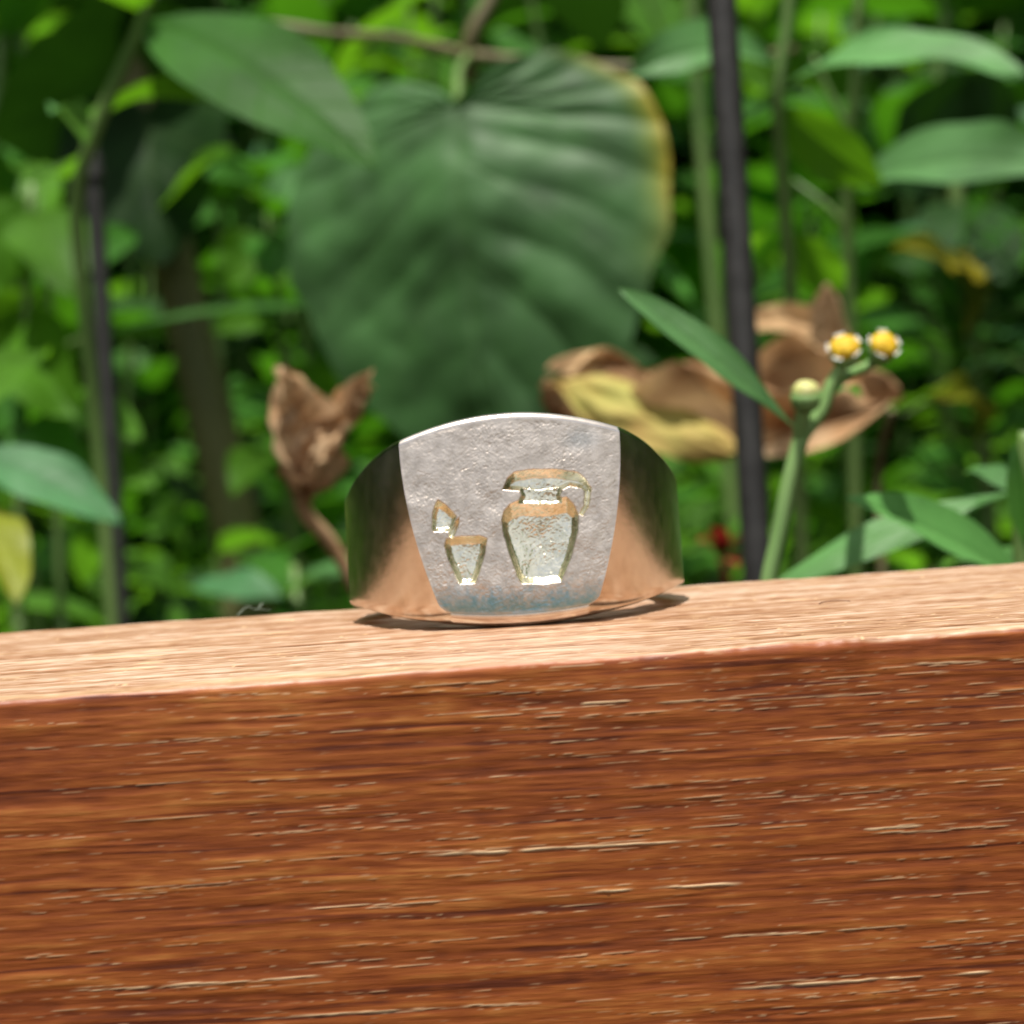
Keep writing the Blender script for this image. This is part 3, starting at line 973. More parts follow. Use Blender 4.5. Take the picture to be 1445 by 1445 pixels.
        for an in (0.25, 0.5, 0.75, 0.9, 1.0):
            an *= math.pi / 2
            k = 1 - 0.75 * (1 - math.sin(an)) / r
            lo.append((fb[0] * k, fb[1] * k, zb + CH_B * (1 - math.cos(an)) if an < math.pi / 2 - 1e-6 else fb[2]))
        hi = []
        r = math.hypot(ft[0], ft[1])
        for an in (0.0, 0.15, 0.35, 0.55, 0.75, 1.0):
            an *= math.pi / 2
            k = 1 - 0.55 * (1 - math.cos(an)) / r
            hi.append((ft[0] * k, ft[1] * k, ft[2] if an == 0 else zt - CH_T + CH_T * math.sin(an)))
        hi.append((ix, iy, zt - 0.12))
        FR.append((lo, hi))
    verts = [tuple(p) for col in BV for p in col]
    faces = []
    nc = len(BV)
    for c in range(nc - 1):
        for r in range(nrow - 1):
            A = c * nrow + r
            faces.append((A, A + nrow, A + nrow + 1, A + 1))
        A = c * nrow
        faces.append((A + nrow - 1, A + 2 * nrow - 1, A + nrow, A))       # inner bore
    off = len(verts)
    nlo, nhi = 7, 7
    seq = list(range(len(FR)))
    for lo, hi in FR:
        verts += lo + hi
    st = nlo + nhi

    def idx_lo(ci, r):
        # ci -1 => left band end (last column), len(FR) => right band start (first column)
        if ci == -1:
            return (nc - 1) * nrow + r
        if ci == len(FR):
            return 0 * nrow + r
        return off + ci * st + r

    def idx_hi(ci, r):
        if ci == -1:
            return (nc - 1) * nrow + (nrow - nhi) + r
        if ci == len(FR):
            return (nrow - nhi) + r
        return off + ci * st + nlo + r
    for ci in range(-1, len(FR)):
        for r in range(nlo - 1):
            faces.append((idx_lo(ci, r), idx_lo(ci + 1, r), idx_lo(ci + 1, r + 1), idx_lo(ci, r + 1)))
        for r in range(nhi - 1):
            faces.append((idx_hi(ci, r), idx_hi(ci + 1, r), idx_hi(ci + 1, r + 1), idx_hi(ci, r + 1)))
        faces.append((idx_hi(ci, nhi - 1), idx_hi(ci + 1, nhi - 1), idx_lo(ci + 1, 0), idx_lo(ci, 0)))
    verts = np.array(verts) * S_
    return FV, tint_mask, jug_m, tri_m, cup_m, verts, faces


FV, tint_mask, jug_m, tri_m, cup_m, bverts, bfaces = build_ring()
RY = math.radians(0.6)
allv = np.concatenate([bverts, FV.reshape(-1, 3)])
best = None
for k in range(60):
    TILT = math.radians(8.0 + 0.05 * k)
    zr = allv[:, 2] * math.cos(TILT) - allv[:, 1] * math.sin(TILT)
    zf_, zb_ = zr[allv[:, 1] < -.008].min(), zr[allv[:, 1] > .006].min()
    if best is None or abs(zf_ - zb_) < best[0]:
        best = (abs(zf_ - zb_), TILT)
TILT = best[1]
Rm = Matrix.Rotation(RY, 4, 'Z') @ Matrix.Rotation(-TILT, 4, 'X')
rot = allv @ np.array(Rm.to_3x3()).T
zmin = rot[:, 2].min()
frontv = rot[allv[:, 1] < -.008]
RING_LOC = Vector((-0.00000, -frontv[frontv[:, 2].argmin(), 1] + 0.0005, -zmin - 0.00001))
RING_M = Matrix.Translation(RING_LOC) @ Rm
ring = thing('signet_ring', (RING_LOC.x, RING_LOC.y, 0.0), 'silver signet ring with jug and cup engraved on its matte face, lying on the board', 'ring')
bme = mesh('band', bverts, bfaces)
bme.set_sharp_from_angle(angle=math.radians(38))
band = link('band', bme, SILVER, ring, RING_M)


def face_piece(name, mask_quads, parent, label=None, mat=None):
    nr, nc = FV.shape[:2]
    q = grid_faces(nr, nc)[mask_quads.ravel()]
    used, inv = np.unique(q, return_inverse=True)
    Vv = FV.reshape(-1, 3)[used]
    me = mesh(name, Vv, inv.reshape(-1, 4).tolist())
    at = me.attributes.new('tint', 'FLOAT', 'POINT')
    at.data.foreach_set('value', tint_mask.ravel()[used].astype(np.float32))
    me.normals_split_custom_set_from_vertices([tuple(x) for x in FN.reshape(-1, 3)[used]])
    o = link(name, me, mat or SILVER_FACE, parent, RING_M)
    if label:
        o['label'] = label
    return o


du = np.gradient(FV, axis=1); dv = np.gradient(FV, axis=0)
FN = np.cross(du, dv); FN /= np.linalg.norm(FN, axis=-1, keepdims=True)


def qm(m):
    return m[:-1, :-1] & m[1:, 1:] & m[1:, :-1] & m[:-1, 1:]


qj, qt, qc = qm(jug_m), qm(tri_m), qm(cup_m)
qt = qt & ~qj; qc = qc & ~qt & ~qj
face = face_piece('face', ~(qj | qt | qc), ring, 'matte beaten silver face with bluish tint at its lower edge')
WORLD[face.name] = RING_M
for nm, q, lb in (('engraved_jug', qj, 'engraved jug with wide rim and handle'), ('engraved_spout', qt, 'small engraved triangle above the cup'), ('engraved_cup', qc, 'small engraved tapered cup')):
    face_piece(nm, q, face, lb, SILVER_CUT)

# ------------------------------------------------------------------ fibre and lint on the board
def on_top(x, y, z=0.00005):
    o = P(x, y, 0.0); d = P(x, y, 1.0) - o
    k = (z - o.z) / d.z
    return o + d * k


fp = [on_top(1156, 852), on_top(1163, 851) + UP * .00008, on_top(1180, 850) + UP * .00012, on_top(1200, 849) + UP * .00004]
tag(link('dry_fibre', tube_mesh('dry_fibre', fp, 0.00005, 0.00003, n=12, sides=6), FIBRE), 'tiny dry brown plant fibre lying on the pale board top', 'fibre')
lp = [on_top(335, 868), on_top(350, 863) + UP * .0004, on_top(362, 862) + UP * .0001, on_top(372, 861) + UP * .0006, on_top(366, 864) + UP * .0003, on_top(382, 863) + UP * .0001]
tag(link('lint_thread', tube_mesh('lint_thread', lp, 0.000022, 0.000015, n=30, sides=5), LINT), 'wisp of pale lint on the back edge of the board', 'lint')


# ------------------------------------------------------------------ two metal stakes
def stake(pix_top, pix_bot, r, label, ext=0.16):
    a, b = P(*pix_top), P(*pix_bot)
    d = (b - a).normalized()
    k = (GROUND - 0.03 - b.z) / d.z
    foot = b + d * k
    head = a - d * ext
    base = b + d * ((GROUND - b.z) / d.z)
    root = thing('garden_stake', base, label, 'stake', 'dark metal stakes among the plants')
    link('rod', tube_mesh('rod', [foot, b, a, head], r, n=60, sides=20, wob=0.03, seed=3), METAL_ROD, root)
    # rounded head and a welded collar
    link('cap', tube_mesh('cap', [head - d * -0.001, head - d * 0.004, head - d * 0.008], r * 1.25, r * 0.5, n=8, sides=16), METAL_ROD, root)
    return root


stake((1018, 0, 0.20), (1070, 815, 0.20), 0.00212, 'thick dark grey metal garden stake beside the yellow flowers')
stake((134, 275, 0.30), (170, 870, 0.30), 0.0019, 'thin black metal garden stake half hidden behind green stem', 0.004)

# ------------------------------------------------------------------ big heart-shaped leaf on a trailing vine
vr_ = P(700, 700, 0.37)
vine = thing('climbing_vine', (vr_.x, vr_.y, GROUND), 'trailing vine with one big heart-shaped green leaf yellowing at its edge', 'vine')
stem_part(vine, [(720, 700, .37), (705, 420, .375), (690, 220, .37), (660, 75, .36), (700, -20, .36), (720, -150, .36)], 0.0030, 0.0018, STEM_BROWN, root=(vr_.x, vr_.y, GROUND - .01), n=40)
stem_part(vine, [(662, 78, .36), (560, 55, .355), (470, 48, .35), (395, 36, .35), (300, 30, .35)], 0.0016, 0.0012, STEM_BROWN, name='tendril', n=24)
stem_part(vine, [(662, 78, .36), (740, 85, .355), (850, 95, .35), (990, 92, .35), (1120, 70, .36)], 0.0016, 0.0010, STEM_BROWN, name='tendril', n=24)
stem_part(vine, [(662, 76, .36), (648, 98, .347), (646, 130, .334), (648, 150, .330)], 0.0010, 0.0011, STEM_G, name='petiole', n=14)
N = (CAMDIR * 0.80 + UP * 0.52 + RIGHT * -0.30)
hero_leaf(vine, 'heart', (648, 150, .330), (700, 690, .326), 570, N, LEAF_BIG, bend=0.6, fold=-0.20, wave=0.03, pleat=0.012, nt=190, ns=44, seed=2,
          label='big heart-shaped leaf with pleated veins and one yellow margin')
hero_leaf(vine, 'heart', (640, -30, .375), (470, 120, .39), 150, CAMDIR * .4 + UP * .8, LEAF_BRIGHT, bend=0.5, fold=.2, seed=4)
hero_leaf(vine, 'heart', (720, -40, .37), (850, 70, .42), 190, CAMDIR * .5 + UP * .8, LEAF_DARK, bend=0.5, fold=.2, seed=5)

# ------------------------------------------------------------------ left tall plant with pointed leaf
rt = P(140, 890, .265)
pl = thing('leafy_plant', (rt.x, rt.y, GROUND), 'tall green-stemmed plant with a pointed leaf hanging over the big heart-shaped leaf', 'plant')
stem_part(pl, [(158, 880, .265), (140, 640, .265), (118, 420, .262), (108, 290, .26), (125, 210, .258), (165, 110, .256), (200, 30, .255), (225, -60, .255)], 0.0014, 0.0013, STEM_G, root=(rt.x, rt.y, GROUND - .01), n=48, sides=12)
hero_leaf(pl, 'ovate', (205, 28, .255), (530, 236, .235), 215, UP * .5 + CAMDIR * .78 + RIGHT * .1, LEAF_MID, bend=0.55, fold=0.1, wave=.03, seed=1, nt=30)
hero_leaf(pl, 'ovate', (120, 185, .257), (330, 150, .28), 95, UP * .55 - CAMDIR * .4, LEAF_BRIGHT, bend=0.8, fold=0.35, seed=3)
hero_leaf(pl, 'ovate', (122, 205, .257), (72, 160, .24), 62, UP * .75 + CAMDIR * .6, LEAF_PALE, bend=0.8, fold=0.5, seed=7)
hero_leaf(pl, 'ovate', (205, 20, .256), (60, -40, .24), 160, UP, LEAF_BRIGHT, bend=0.6, fold=0.2, seed=8)
hero_leaf(pl, 'ovate', (215, 5, .256), (330, -40, .30), 160, UP - CAMDIR * .4, LEAF_DARK, bend=0.6, fold=0.2, seed=9)

# ------------------------------------------------------------------ thick-stemmed plant with big dark leaves
rt = P(340, 800, .47)
pd = thing('broadleaf_plant', (rt.x, rt.y, GROUND), 'plant with a thick olive-brown stalk and very dark broad leaves', 'plant')
stem_part(pd, [(345, 800, .47), (300, 600, .47), (262, 440, .47), (228, 300, .47), (195, 150, .47), (170, 0, .475), (150, -200, .48)], 0.0092, 0.0070, STEM_OLIVE, root=(rt.x + .004, rt.y, GROUND - .01), n=40, sides=16, wob=.05)
hero_leaf(pd, 'heart', (205, 150, .462), (235, 375, .452), 250, CAMDIR * .55 - UP * .6, LEAF_DARK, bend=0.5, fold=0.15, seed=11, nt=26)
hero_leaf(pd, 'heart', (180, 60, .466), (-20, 190, .455), 300, CAMDIR * .5 - UP * .65, LEAF_DARK, bend=0.5, fold=0.15, seed=12, nt=26)
hero_leaf(pd, 'heart', (175, 20, .466), (320, 110, .460), 210, CAMDIR * .5 - UP * .6, LEAF_DARK, bend=0.5, fold=0.15, seed=13, nt=26)
hero_leaf(pd, 'ovate', (240, 350, .468), (330, 210, .44), 90, CAMDIR * .7 + UP * .6, LEAF_BRIGHT, bend=0.9, fold=0.3, seed=14)

# ------------------------------------------------------------------ two tall stalked plants on the right
rt = P(1130, 860, .27)
pr = thing('leafy_plant', (rt.x, rt.y, GROUND), 'tall plant with pale arching pointed leaves just right of the thick stake', 'plant')
stem_part(pr, [(1132, 800, .27), (1122, 560, .268), (1115, 400, .265), (1102, 230, .262), (1098, 130, .26), (1112, 20, .26), (1120, -120, .26)], 0.0016, 0.0011, STEM_G, root=(rt.x, rt.y, GROUND - .01), n=44)
hero_leaf(pr, 'ovate', (1095, 95, .262), (886, 108, .255), 120, UP * .6 + CAMDIR * .75, LEAF_PALE, bend=1.3, fold=0.35, twist=.5, seed=1, nt=26)
hero_leaf(pr, 'lance', (1100, 125, .26), (1448, 106, .245), 150, UP * .75 + CAMDIR * .6, LEAF_PALE, bend=.95, fold=0.2, seed=2, nt=30)
hero_leaf(pr, 'ovate', (1098, 150, .262), (1246, 262, .262), 110, CAMDIR * .6 - UP * .4 + RIGHT * -.1, LEAF_BRIGHT, bend=0.5, fold=0.15, seed=3)
hero_leaf(pr, 'ovate', (1100, 130, .262), (1040, 40, .27), 70, CAMDIR * .6 - UP * .4, LEAF_BRIGHT, bend=.4, fold=.2, seed=4)
hero_leaf(pr, 'ovate', (1114, 330, .265), (1190, 410, .27), 80, CAMDIR * .7 - UP * .3, LEAF_BRIGHT, bend=.6, fold=.2, seed=6)
hero_leaf(pr, 'ovate', (1113, 320, .265), (1040, 395, .29), 70, CAMDIR * .6 + UP * .3, LEAF_BRIGHT, bend=.6, fold=.2, seed=7)

rt = P(1205, 860, .30)
pq = thing('leafy_plant', (rt.x, rt.y, GROUND), 'slim forked plant with a long pale leaf reaching out below the arching leaves', 'plant')
stem_part(pq, [(1208, 800, .30), (1205, 560, .298), (1198, 380, .296), (1196, 230, .294), (1206, 130, .292), (1212, 20, .29), (1216, -120, .29)], 0.0017, 0.0010, STEM_G, root=(rt.x, rt.y, GROUND - .01), n=44)
stem_part(pq, [(1196, 180, .294), (1170, 130, .294), (1148, 80, .294)], 0.0008, 0.0005, STEM_G, name='side_shoot', n=10)
stem_part(pq, [(1196, 320, .296), (1160, 285, .296), (1120, 255, .298)], 0.0008, 0.0005, STEM_G, name='side_shoot', n=10)
hero_leaf(pq, 'ovate', (1200, 262, .292), (1500, 235, .275), 165, UP * .6 + CAMDIR * .78, LEAF_PALE, bend=0.7, fold=0.25, twist=-.2, seed=5, nt=28)
hero_leaf(pq, 'ovate', (1206, 110, .292), (1280, 80, .32), 60, UP * .8 + CAMDIR * .4, LEAF_BLUE, bend=.7, fold=.3, seed=8)
hero_leaf(pq, 'ovate', (1200, 350, .296), (1140, 410, .31), 75, UP * .6 + CAMDIR * .5, LEAF_MID, bend=.7, fold=.3, seed=9)

# ------------------------------------------------------------------ large bluish leaves and a wilting leaf far right
rt = P(1400, 850, .42)
pb_ = thing('feathery_plant', (rt.x, rt.y, GROUND), 'feathery bluish-green plant with wilting orange-yellow leaves behind the pale leaves', 'plant')
stem_part(pb_, [(1400, 800, .42), (1385, 600, .42), (1365, 420, .42), (1350, 280, .42), (1360, 120, .42)], 0.0035, 0.0022, STEM_G, root=(rt.x, rt.y, GROUND - .01), n=30)
hero_leaf(pb_, 'heart', (1352, 290, .415), (1420, 400, .39), 130, UP * .5 + CAMDIR * .5, LEAF_DARK, bend=.5, fold=-.15, seed=5)
hero_leaf(pb_, 'heart', (1355, 200, .42), (1270, 150, .42), 200, CAMDIR * .8 - UP * .4, LEAF_DARK, bend=.4, fold=.1, seed=6)
hero_leaf(pb_, 'heart', (1357, 180, .42), (1440, 190, .42), 200, CAMDIR * .8 - UP * .4, LEAF_DARK, bend=.4, fold=.1, seed=7)


def frond(parent, b, t, N, mat, seed, n=11, wpx=46):
    """feathery leaf: a rib with paired narrow leaflets, one mesh"""
    B, T = P(*b), P(*t)
    L = (T - B).length
    rg_ = random.Random(seed)
    lw = wpx / F0 * b[2]
    verts, faces, uvs = [], [], []
    for i_ in range(n):
        h = .12 + .86 * i_ / (n - 1)
        for sg in ((-1, 1) if i_ < n - 1 else (0,)):
            ll = lw * (1.25 - .75 * h) * rg_.uniform(.8, 1.2)
            V, UV = leaf_points('lance', ll, ll * .34, nt=6, ns=2, bend=.6, fold=.3, wave=.03, seed=i_)
            an = sg * rg_.uniform(.8, 1.05)
            R_ = np.array(Matrix.Rotation(-an, 3, 'Z') @ Matrix.Rotation(rg_.uniform(-.3, .3), 3, 'Y'))
            W_ = V.reshape(-1, 3) @ R_.T + np.array([0, h * L, .12 * L * math.sin(h * 3)])
            o_ = len(verts)
            verts += W_.tolist(); uvs += UV.reshape(-1, 2).tolist()
            faces += (grid_faces(7, 5) + o_).tolist()
    me = mesh('feathery_leaf', verts, faces)
    at = me.attributes.new('leafuv', 'FLOAT_VECTOR', 'POINT')
    at.data.foreach_set('vector', np.concatenate([np.array(uvs), np.zeros((len(uvs), 1))], 1).astype(np.float32).ravel())
    M = basis(B, T, N.normalized())
    o_ = link('feathery_leaf', me, mat, parent, M)
    rib = link('rib', tube_mesh('rib', [Vector((0, 0, 0)), Vector((0, .5 * L, .12 * L)), Vector((0, .95 * L, .02 * L))], L * .009, L * .004, n=10, sides=6), STEM_G, None)
    rib.parent = o_
    return o_


for k, (b_, t_, m_) in enumerate([((1368, 470), (1450, 330), LEAF_BLUE), ((1372, 520), (1470, 430), LEAF_BLUE), ((1366, 450), (1290, 400), LEAF_MID), ((1376, 560), (1480, 540), LEAF_BLUE),
                                  ((1380, 600), (1300, 480), LEAF_MID), ((1385, 640), (1470, 620), LEAF_MID), ((1385, 650), (1270, 590), LEAF_BRIGHT), ((1362, 400), (1420, 270), LEAF_MID), ((1388, 690), (1290, 660), LEAF_MID)]):
    frond(pb_, (*b_, .415), (*t_, .37 + .02 * (k % 3)), UP * .6 + CAMDIR * .7 + RIGHT * (.2 - .1 * k % 3), m_, 300 + k, 11, 62)
hero_leaf(pb_, 'ovate', (1362, 440, .415), (1265, 350, .38), 80, UP * .4 + CAMDIR * .7, LEAF_YELLOW, bend=.8, fold=.5, seed=8, crumple=.12, name='wilting_leaf')
hero_leaf(pb_, 'ovate', (1380, 620, .415), (1318, 560, .38), 70, UP * .4 + CAMDIR * .7, LEAF_YELLOW, bend=.8, fold=.5, seed=9, crumple=.15, name='wilting_leaf')
hero_leaf(pb_, 'ovate', (1360, 470, .415), (1325, 360, .37), 45, UP * .3 + CAMDIR * .7, LEAF_YELLOW, bend=.8, fold=.5, seed=10, crumple=.12, name='wilting_leaf')

# ------------------------------------------------------------------ dried leaves
def dried_leaf_right():
    b = P(1262, 575, 0.229)
    ro = thing('dried_leaf', P(1075, 640, 0.229), 'large curled brown dried leaf caught behind the thick metal stake', 'dried leaf')
    hero_leaf(ro, 'round', (1268, 570, 0.226), (780, 556, 0.229), 320, UP * .75 + CAMDIR * .66, DRIED, name='blade', bend=-0.75, fold=.95, wave=.09, crumple=.21, nt=70, ns=28, seed=6)
    hero_leaf(ro, 'ovate', (1040, 640, 0.220), (782, 540, 0.224), 150, CAMDIR * .7 + UP * .7, DRIED_GREEN, name='curled_flap', bend=.5, fold=-.3, crumple=.10, nt=40, ns=14, seed=8)
    hero_leaf(ro, 'ovate', (1205, 520, 0.236), (1165, 402, 0.232), 95, CAMDIR * .8 + RIGHT * -.5, DRIED_PALE, name='curled_flap', bend=.8, fold=.55, crumple=.10, nt=24, ns=10, seed=9)
    hero_leaf(ro, 'ovate', (1200, 480, 0.242), (1030, 462, 0.239), 80, UP * .6 + CAMDIR * .7, DRIED, name='curled_flap', bend=.6, fold=.5, crumple=.12, nt=24, ns=10, seed=12)
    hero_leaf(ro, 'lance', (1262, 560, 0.221), (1060, 640, 0.220), 60, UP * .6 + CAMDIR * .7, DRIED_PALE, name='curled_rim', bend=-1.2, fold=.5, crumple=.08, nt=30, ns=8, seed=14)
    # withered stalk down to the ground
    f = P(1235, 850, 0.236)
    stem_part(ro, [(1245, 800, 0.236), (1240, 660, 0.236), (1258, 580, 0.229)], 0.0009, 0.0007, STEM_BROWN, name='stalk', root=(f.x, f.y, GROUND - .01), n=20)


dried_leaf_right()
f = P(520, 870, 0.202)
rl = thing('dried_leaf', (f.x, f.y, GROUND), 'small crumpled tan dried leaf on a thin brown stalk left of the ring', 'dried leaf')
stem_part(rl, [(515, 860, 0.202), (470, 770, 0.201), (432, 725, 0.200), (425, 685, 0.199), (430, 655, 0.198)], 0.0007, 0.0012, DRIED_PALE, name='stalk', root=(f.x, f.y, GROUND - .01), n=30)
hero_leaf(rl, 'ovate', (430, 712, 0.198), (400, 522, 0.195), 165, CAMDIR * .8 + RIGHT * .5 + UP * .2, DRIED_PALE, name='blade', bend=.7, fold=.7, crumple=.24, nt=40, ns=18, seed=21)
hero_leaf(rl, 'ovate', (418, 655, 0.197), (525, 545, 0.193), 120, CAMDIR * .7 + UP * .5, DRIED_PALE, name='curled_lobe', bend=-.5, fold=.6, crumple=.22, nt=36, ns=14, seed=23)
hero_leaf(rl, 'ovate', (498, 585, 0.194), (522, 525, 0.191), 60, CAMDIR * .7 + RIGHT * -.5, DRIED_PALE, name='curled_lobe', bend=.7, fold=.9, crumple=.2, nt=20, ns=8, seed=25)
hero_leaf(rl, 'ovate', (430, 690, 0.197), (455, 615, 0.193), 95, CAMDIR * .7 + UP * .4, DRIED_PALE, name='curled_lobe', bend=.7, fold=.6, crumple=.22, nt=24, ns=10, seed=27)
hero_leaf(rl, 'ovate', (420, 620, 0.196), (400, 520, 0.1925), 80, CAMDIR * .8 + RIGHT * .3, DRIED, name='curled_lobe', bend=.6, fold=.5, crumple=.2, nt=24, ns=10, seed=29)

# ------------------------------------------------------------------ small weed with yellow flower heads
D0 = 0.138
f = P(1078, 860, D0)
weed = thing('flowering_weed', (f.x, f.y, GROUND), 'slender weed with two tiny yellow and white flower heads and one bud', 'flower')
stem_part(weed, [(1084, 830, D0), (1098, 760, D0), (1114, 680, D0), (1132, 612, D0)], 0.00090, 0.00080, STEM_PALE, root=(f.x, f.y, GROUND - .01), n=26, sides=12)
stem_part(weed, [(1130, 618, D0), (1160, 580, D0), (1172, 545, D0), (1190, 512, D0)], 0.00072, 0.00058, STEM_PALE, name='flower_stalk', n=16)
stem_part(weed, [(1168, 552, D0), (1195, 530, D0 + .001), (1222, 518, D0 + .002), (1246, 503, D0 + .002)], 0.00055, 0.00050, STEM_PALE, name='flower_stalk', n=16)
stem_part(weed, [(1128, 620, D0), (1131, 595, D0 - .0005), (1136, 566, D0 - .001)], 0.0007, 0.0008, STEM_PALE, name='flower_stalk', n=12)
hero_leaf(weed, 'lance', (1130, 612, D0), (873, 407, .141), 84, UP * .62 + CAMDIR * .75, LEAF_PALE, bend=0.35, fold=0.35, wave=.03, nt=34, ns=10, seed=31)
hero_leaf(weed, 'lance', (1134, 608, D0 + .0005), (1215, 560, D0 + .02), 40, UP * .7 + CAMDIR * .3, LEAF_WEED, bend=0.5, fold=0.3, seed=32)


def blob(name, c, axis, prof, sides, mat, parent, seed=0, rough=0.0):
    """lathe: prof = [(radius, height)] around axis"""
    z = axis.normalized(); x = z.orthogonal().normalized(); y = z.cross(x)
    rng = random.Random(seed)
    vs_, fs = [], []
    for (r, h) in prof:
        for k in range(sides):
            a_ = 2 * math.pi * k / sides
            q = 1 + rough * (rng.random() - .5)
            vs_.append(c + x * (r * math.cos(a_) * q) + y * (r * math.sin(a_) * q) + z * (h + rough * r * .4 * (rng.random() - .5)))
    fs = [tuple(map(int, q)) for q in grid_faces(len(prof), sides, True)]
    fs.append(tuple(range(sides))[::-1]); fs.append(tuple((len(prof) - 1) * sides + k for k in range(sides)))
    return link(name, mesh(name, vs_, fs), mat, parent)


def flower_head(parent, pix, axis, r, petals, seed):
    c = P(*pix)
    ax = axis.normalized()
    # green cup, yellow dome of florets, notched white rays
    cup = blob('green_cup', c, ax, [(r * .30, -r * 1.25), (r * .72, -r * 1.0), (r * .92, -r * .45), (r * .9, 0)], 14, STEM_PALE, parent, seed, .06)
    WORLD[cup.name] = Matrix.Identity(4)
    blob('disc', c, ax, [(r * .86, -r * .05), (r * .84, r * .22), (r * .66, r * .45), (r * .36, r * .58), (r * .05, r * .62)], 22, YELLOW, parent, seed, .16)
    x = ax.orthogonal().normalized(); y = ax.cross(x)
    rng = random.Random(seed)
    ph0 = rng.random() * 6
    for k in range(petals):
        a_ = ph0 + 2 * math.pi * k / petals + rng.uniform(-.12, .12)
        d = x * math.cos(a_) + y * math.sin(a_)
        ln = r * rng.uniform(.28, .42)
        wd = r * .6
        V, UV = leaf_points('round', ln, wd, nt=8, ns=4, bend=.5, fold=.25, wave=0.02, seed=k)
        # broad, three-toothed tip
        t = np.linspace(0, 1, 9)[:, None]; s = np.linspace(-1, 1, 9)[None]
        wfun = wd * .5 * (0.55 + 0.45 * np.sin(t * math.pi * .62)) * np.where(t > .93, .9, 1)
        V[..., 0] = wfun * s
        V[..., 1] = V[..., 1] * (1 - 0.12 * np.abs(np.sin(s * math.pi * 1.5)) * (t > .9))
        me = mesh('ray_petal', V.reshape(-1, 3), [tuple(map(int, q)) for q in grid_faces(9, 9)])
        B = c + d * r * .80 + ax * r * .05
        link('ray_petal', me, PETAL, parent, basis(B, B + d * ln + ax * ln * rng.uniform(.6, 1.1), ax))


flower_head(weed, (1192, 492, D0 - .0005), CAMDIR * .75 + UP * .62 + RIGHT * -.15, 0.0017, 5, 3)
flower_head(weed, (1247, 488, D0 + .001), CAMDIR * .80 + UP * .55 + RIGHT * .25, 0.00165, 5, 8)
c = P(1137, 556, D0 - .0015)
ax = (UP * .9 + CAMDIR * .3)
blob('bud_cup', c, ax, [(.0006, -.0018), (.0013, -.0013), (.00155, -.0004), (.0014, .0003)], 14, STEM_PALE, weed, 4, .08)
blob('bud', c, ax, [(.00135, .0001), (.0013, .0006), (.0009, .0011), (.0003, .0013)], 14, BUD, weed, 5, .12)

# ------------------------------------------------------------------ broad-leaved weed low at the right
D1 = 0.150
f = P(1440, 900, D1)
w2 = thing('leafy_weed', (f.x, f.y, GROUND), 'low weed with broad pale green leaves rising just behind the board', 'weed')
stem_part(w2, [(1445, 860, D1), (1442, 760, D1), (1440, 690, D1), (1450, 610, D1)], 0.0013, 0.0009, STEM_G, root=(f.x, f.y, GROUND - .01), n=26)
hero_leaf(w2, 'ovate', (1460, 835, D1 - .004), (1192, 702, .140), 122, UP * .75 + CAMDIR * .7 + RIGHT * .2, LEAF_WEED, bend=0.4, fold=.28, wave=.03, nt=30, seed=41)
hero_leaf(w2, 'lance', (1452, 690, D1 + .003), (1090, 830, .153), 92, UP * .72 + CAMDIR * .7, LEAF_WEED, bend=0.5, fold=-.15, wave=.03, nt=30, seed=42)
hero_leaf(w2, 'ovate', (1442, 705, D1 + .006), (1362, 668, .162), 50, UP * .7 + CAMDIR * .7, LEAF_PALE, bend=1.0, fold=.25, nt=20, seed=43)
hero_leaf(w2, 'lance', (1450, 790, D1 - .004), (1433, 622, .143), 48, CAMDIR * .8 + RIGHT * -.5, LEAF_WEED, bend=0.3, fold=.4, nt=24, seed=44)
hero_leaf(w2, 'ovate', (1440, 800, D1 + .002), (1330, 800, .162), 90, UP * .7 + CAMDIR * .6, LEAF_WEED, bend=0.5, fold=.2, nt=20, seed=45)

# ------------------------------------------------------------------ low left plants
rt = P(-40, 820, .23)
p3 = thing('leafy_plant', (rt.x, rt.y, GROUND), 'low plant with a broad bluish-green leaf and a yellowing leaf beside the thin stake', 'plant')
stem_part(p3, [(-60, 800, .24), (-50, 680, .24), (-40, 560, .24)], 0.0016, 0.001, STEM_G, root=(rt.x - .003, rt.y, GROUND - .01), n=20)
hero_leaf(p3, 'ovate', (-48, 640, .24), (170, 740, .235), 120, UP * .75 + CAMDIR * .6, LEAF_BLUE, bend=.6, fold=.15, nt=26, seed=51)
hero_leaf(p3, 'ovate', (-52, 700, .24), (25, 850, .225), 120, UP * .5 + CAMDIR * .7 + RIGHT * .5, LEAF_YELLOW, bend=.5, fold=.2, nt=26, seed=52)
hero_leaf(p3, 'ovate', (-45, 600, .24), (60, 500, .27), 120, UP * .3 + CAMDIR * .6, LEAF_BRIGHT, bend=.6, fold=.15, nt=20, seed=53)
rt = P(430, 900, .33)
p4 = thing('leafy_plant', (rt.x, rt.y, GROUND), 'low plant with pale rounded leaves close behind the board, beside the crumpled dried leaf', 'plant')
stem_part(p4, [(420, 860, .33), (415, 800, .335)], 0.0014, 0.001, STEM_G, root=(rt.x, rt.y, GROUND - .01), n=14)
hero_leaf(p4, 'round', (400, 850, .332), (520, 800, .31), 90, UP * .7 + CAMDIR * .6, LEAF_PALE, bend=.5, fold=.2, nt=20, seed=54)
hero_leaf(p4, 'ovate', (400, 845, .332), (270, 830, .34), 80, UP * .7 + CAMDIR * .5, LEAF_BLUE, bend=.6, fold=.2, nt=20, seed=55)
hero_leaf(p4, 'ovate', (415, 840, .333), (340, 790, .36), 70, UP * .8 + CAMDIR * .3, LEAF_MID, bend=.6, fold=.2, nt=20, seed=56)
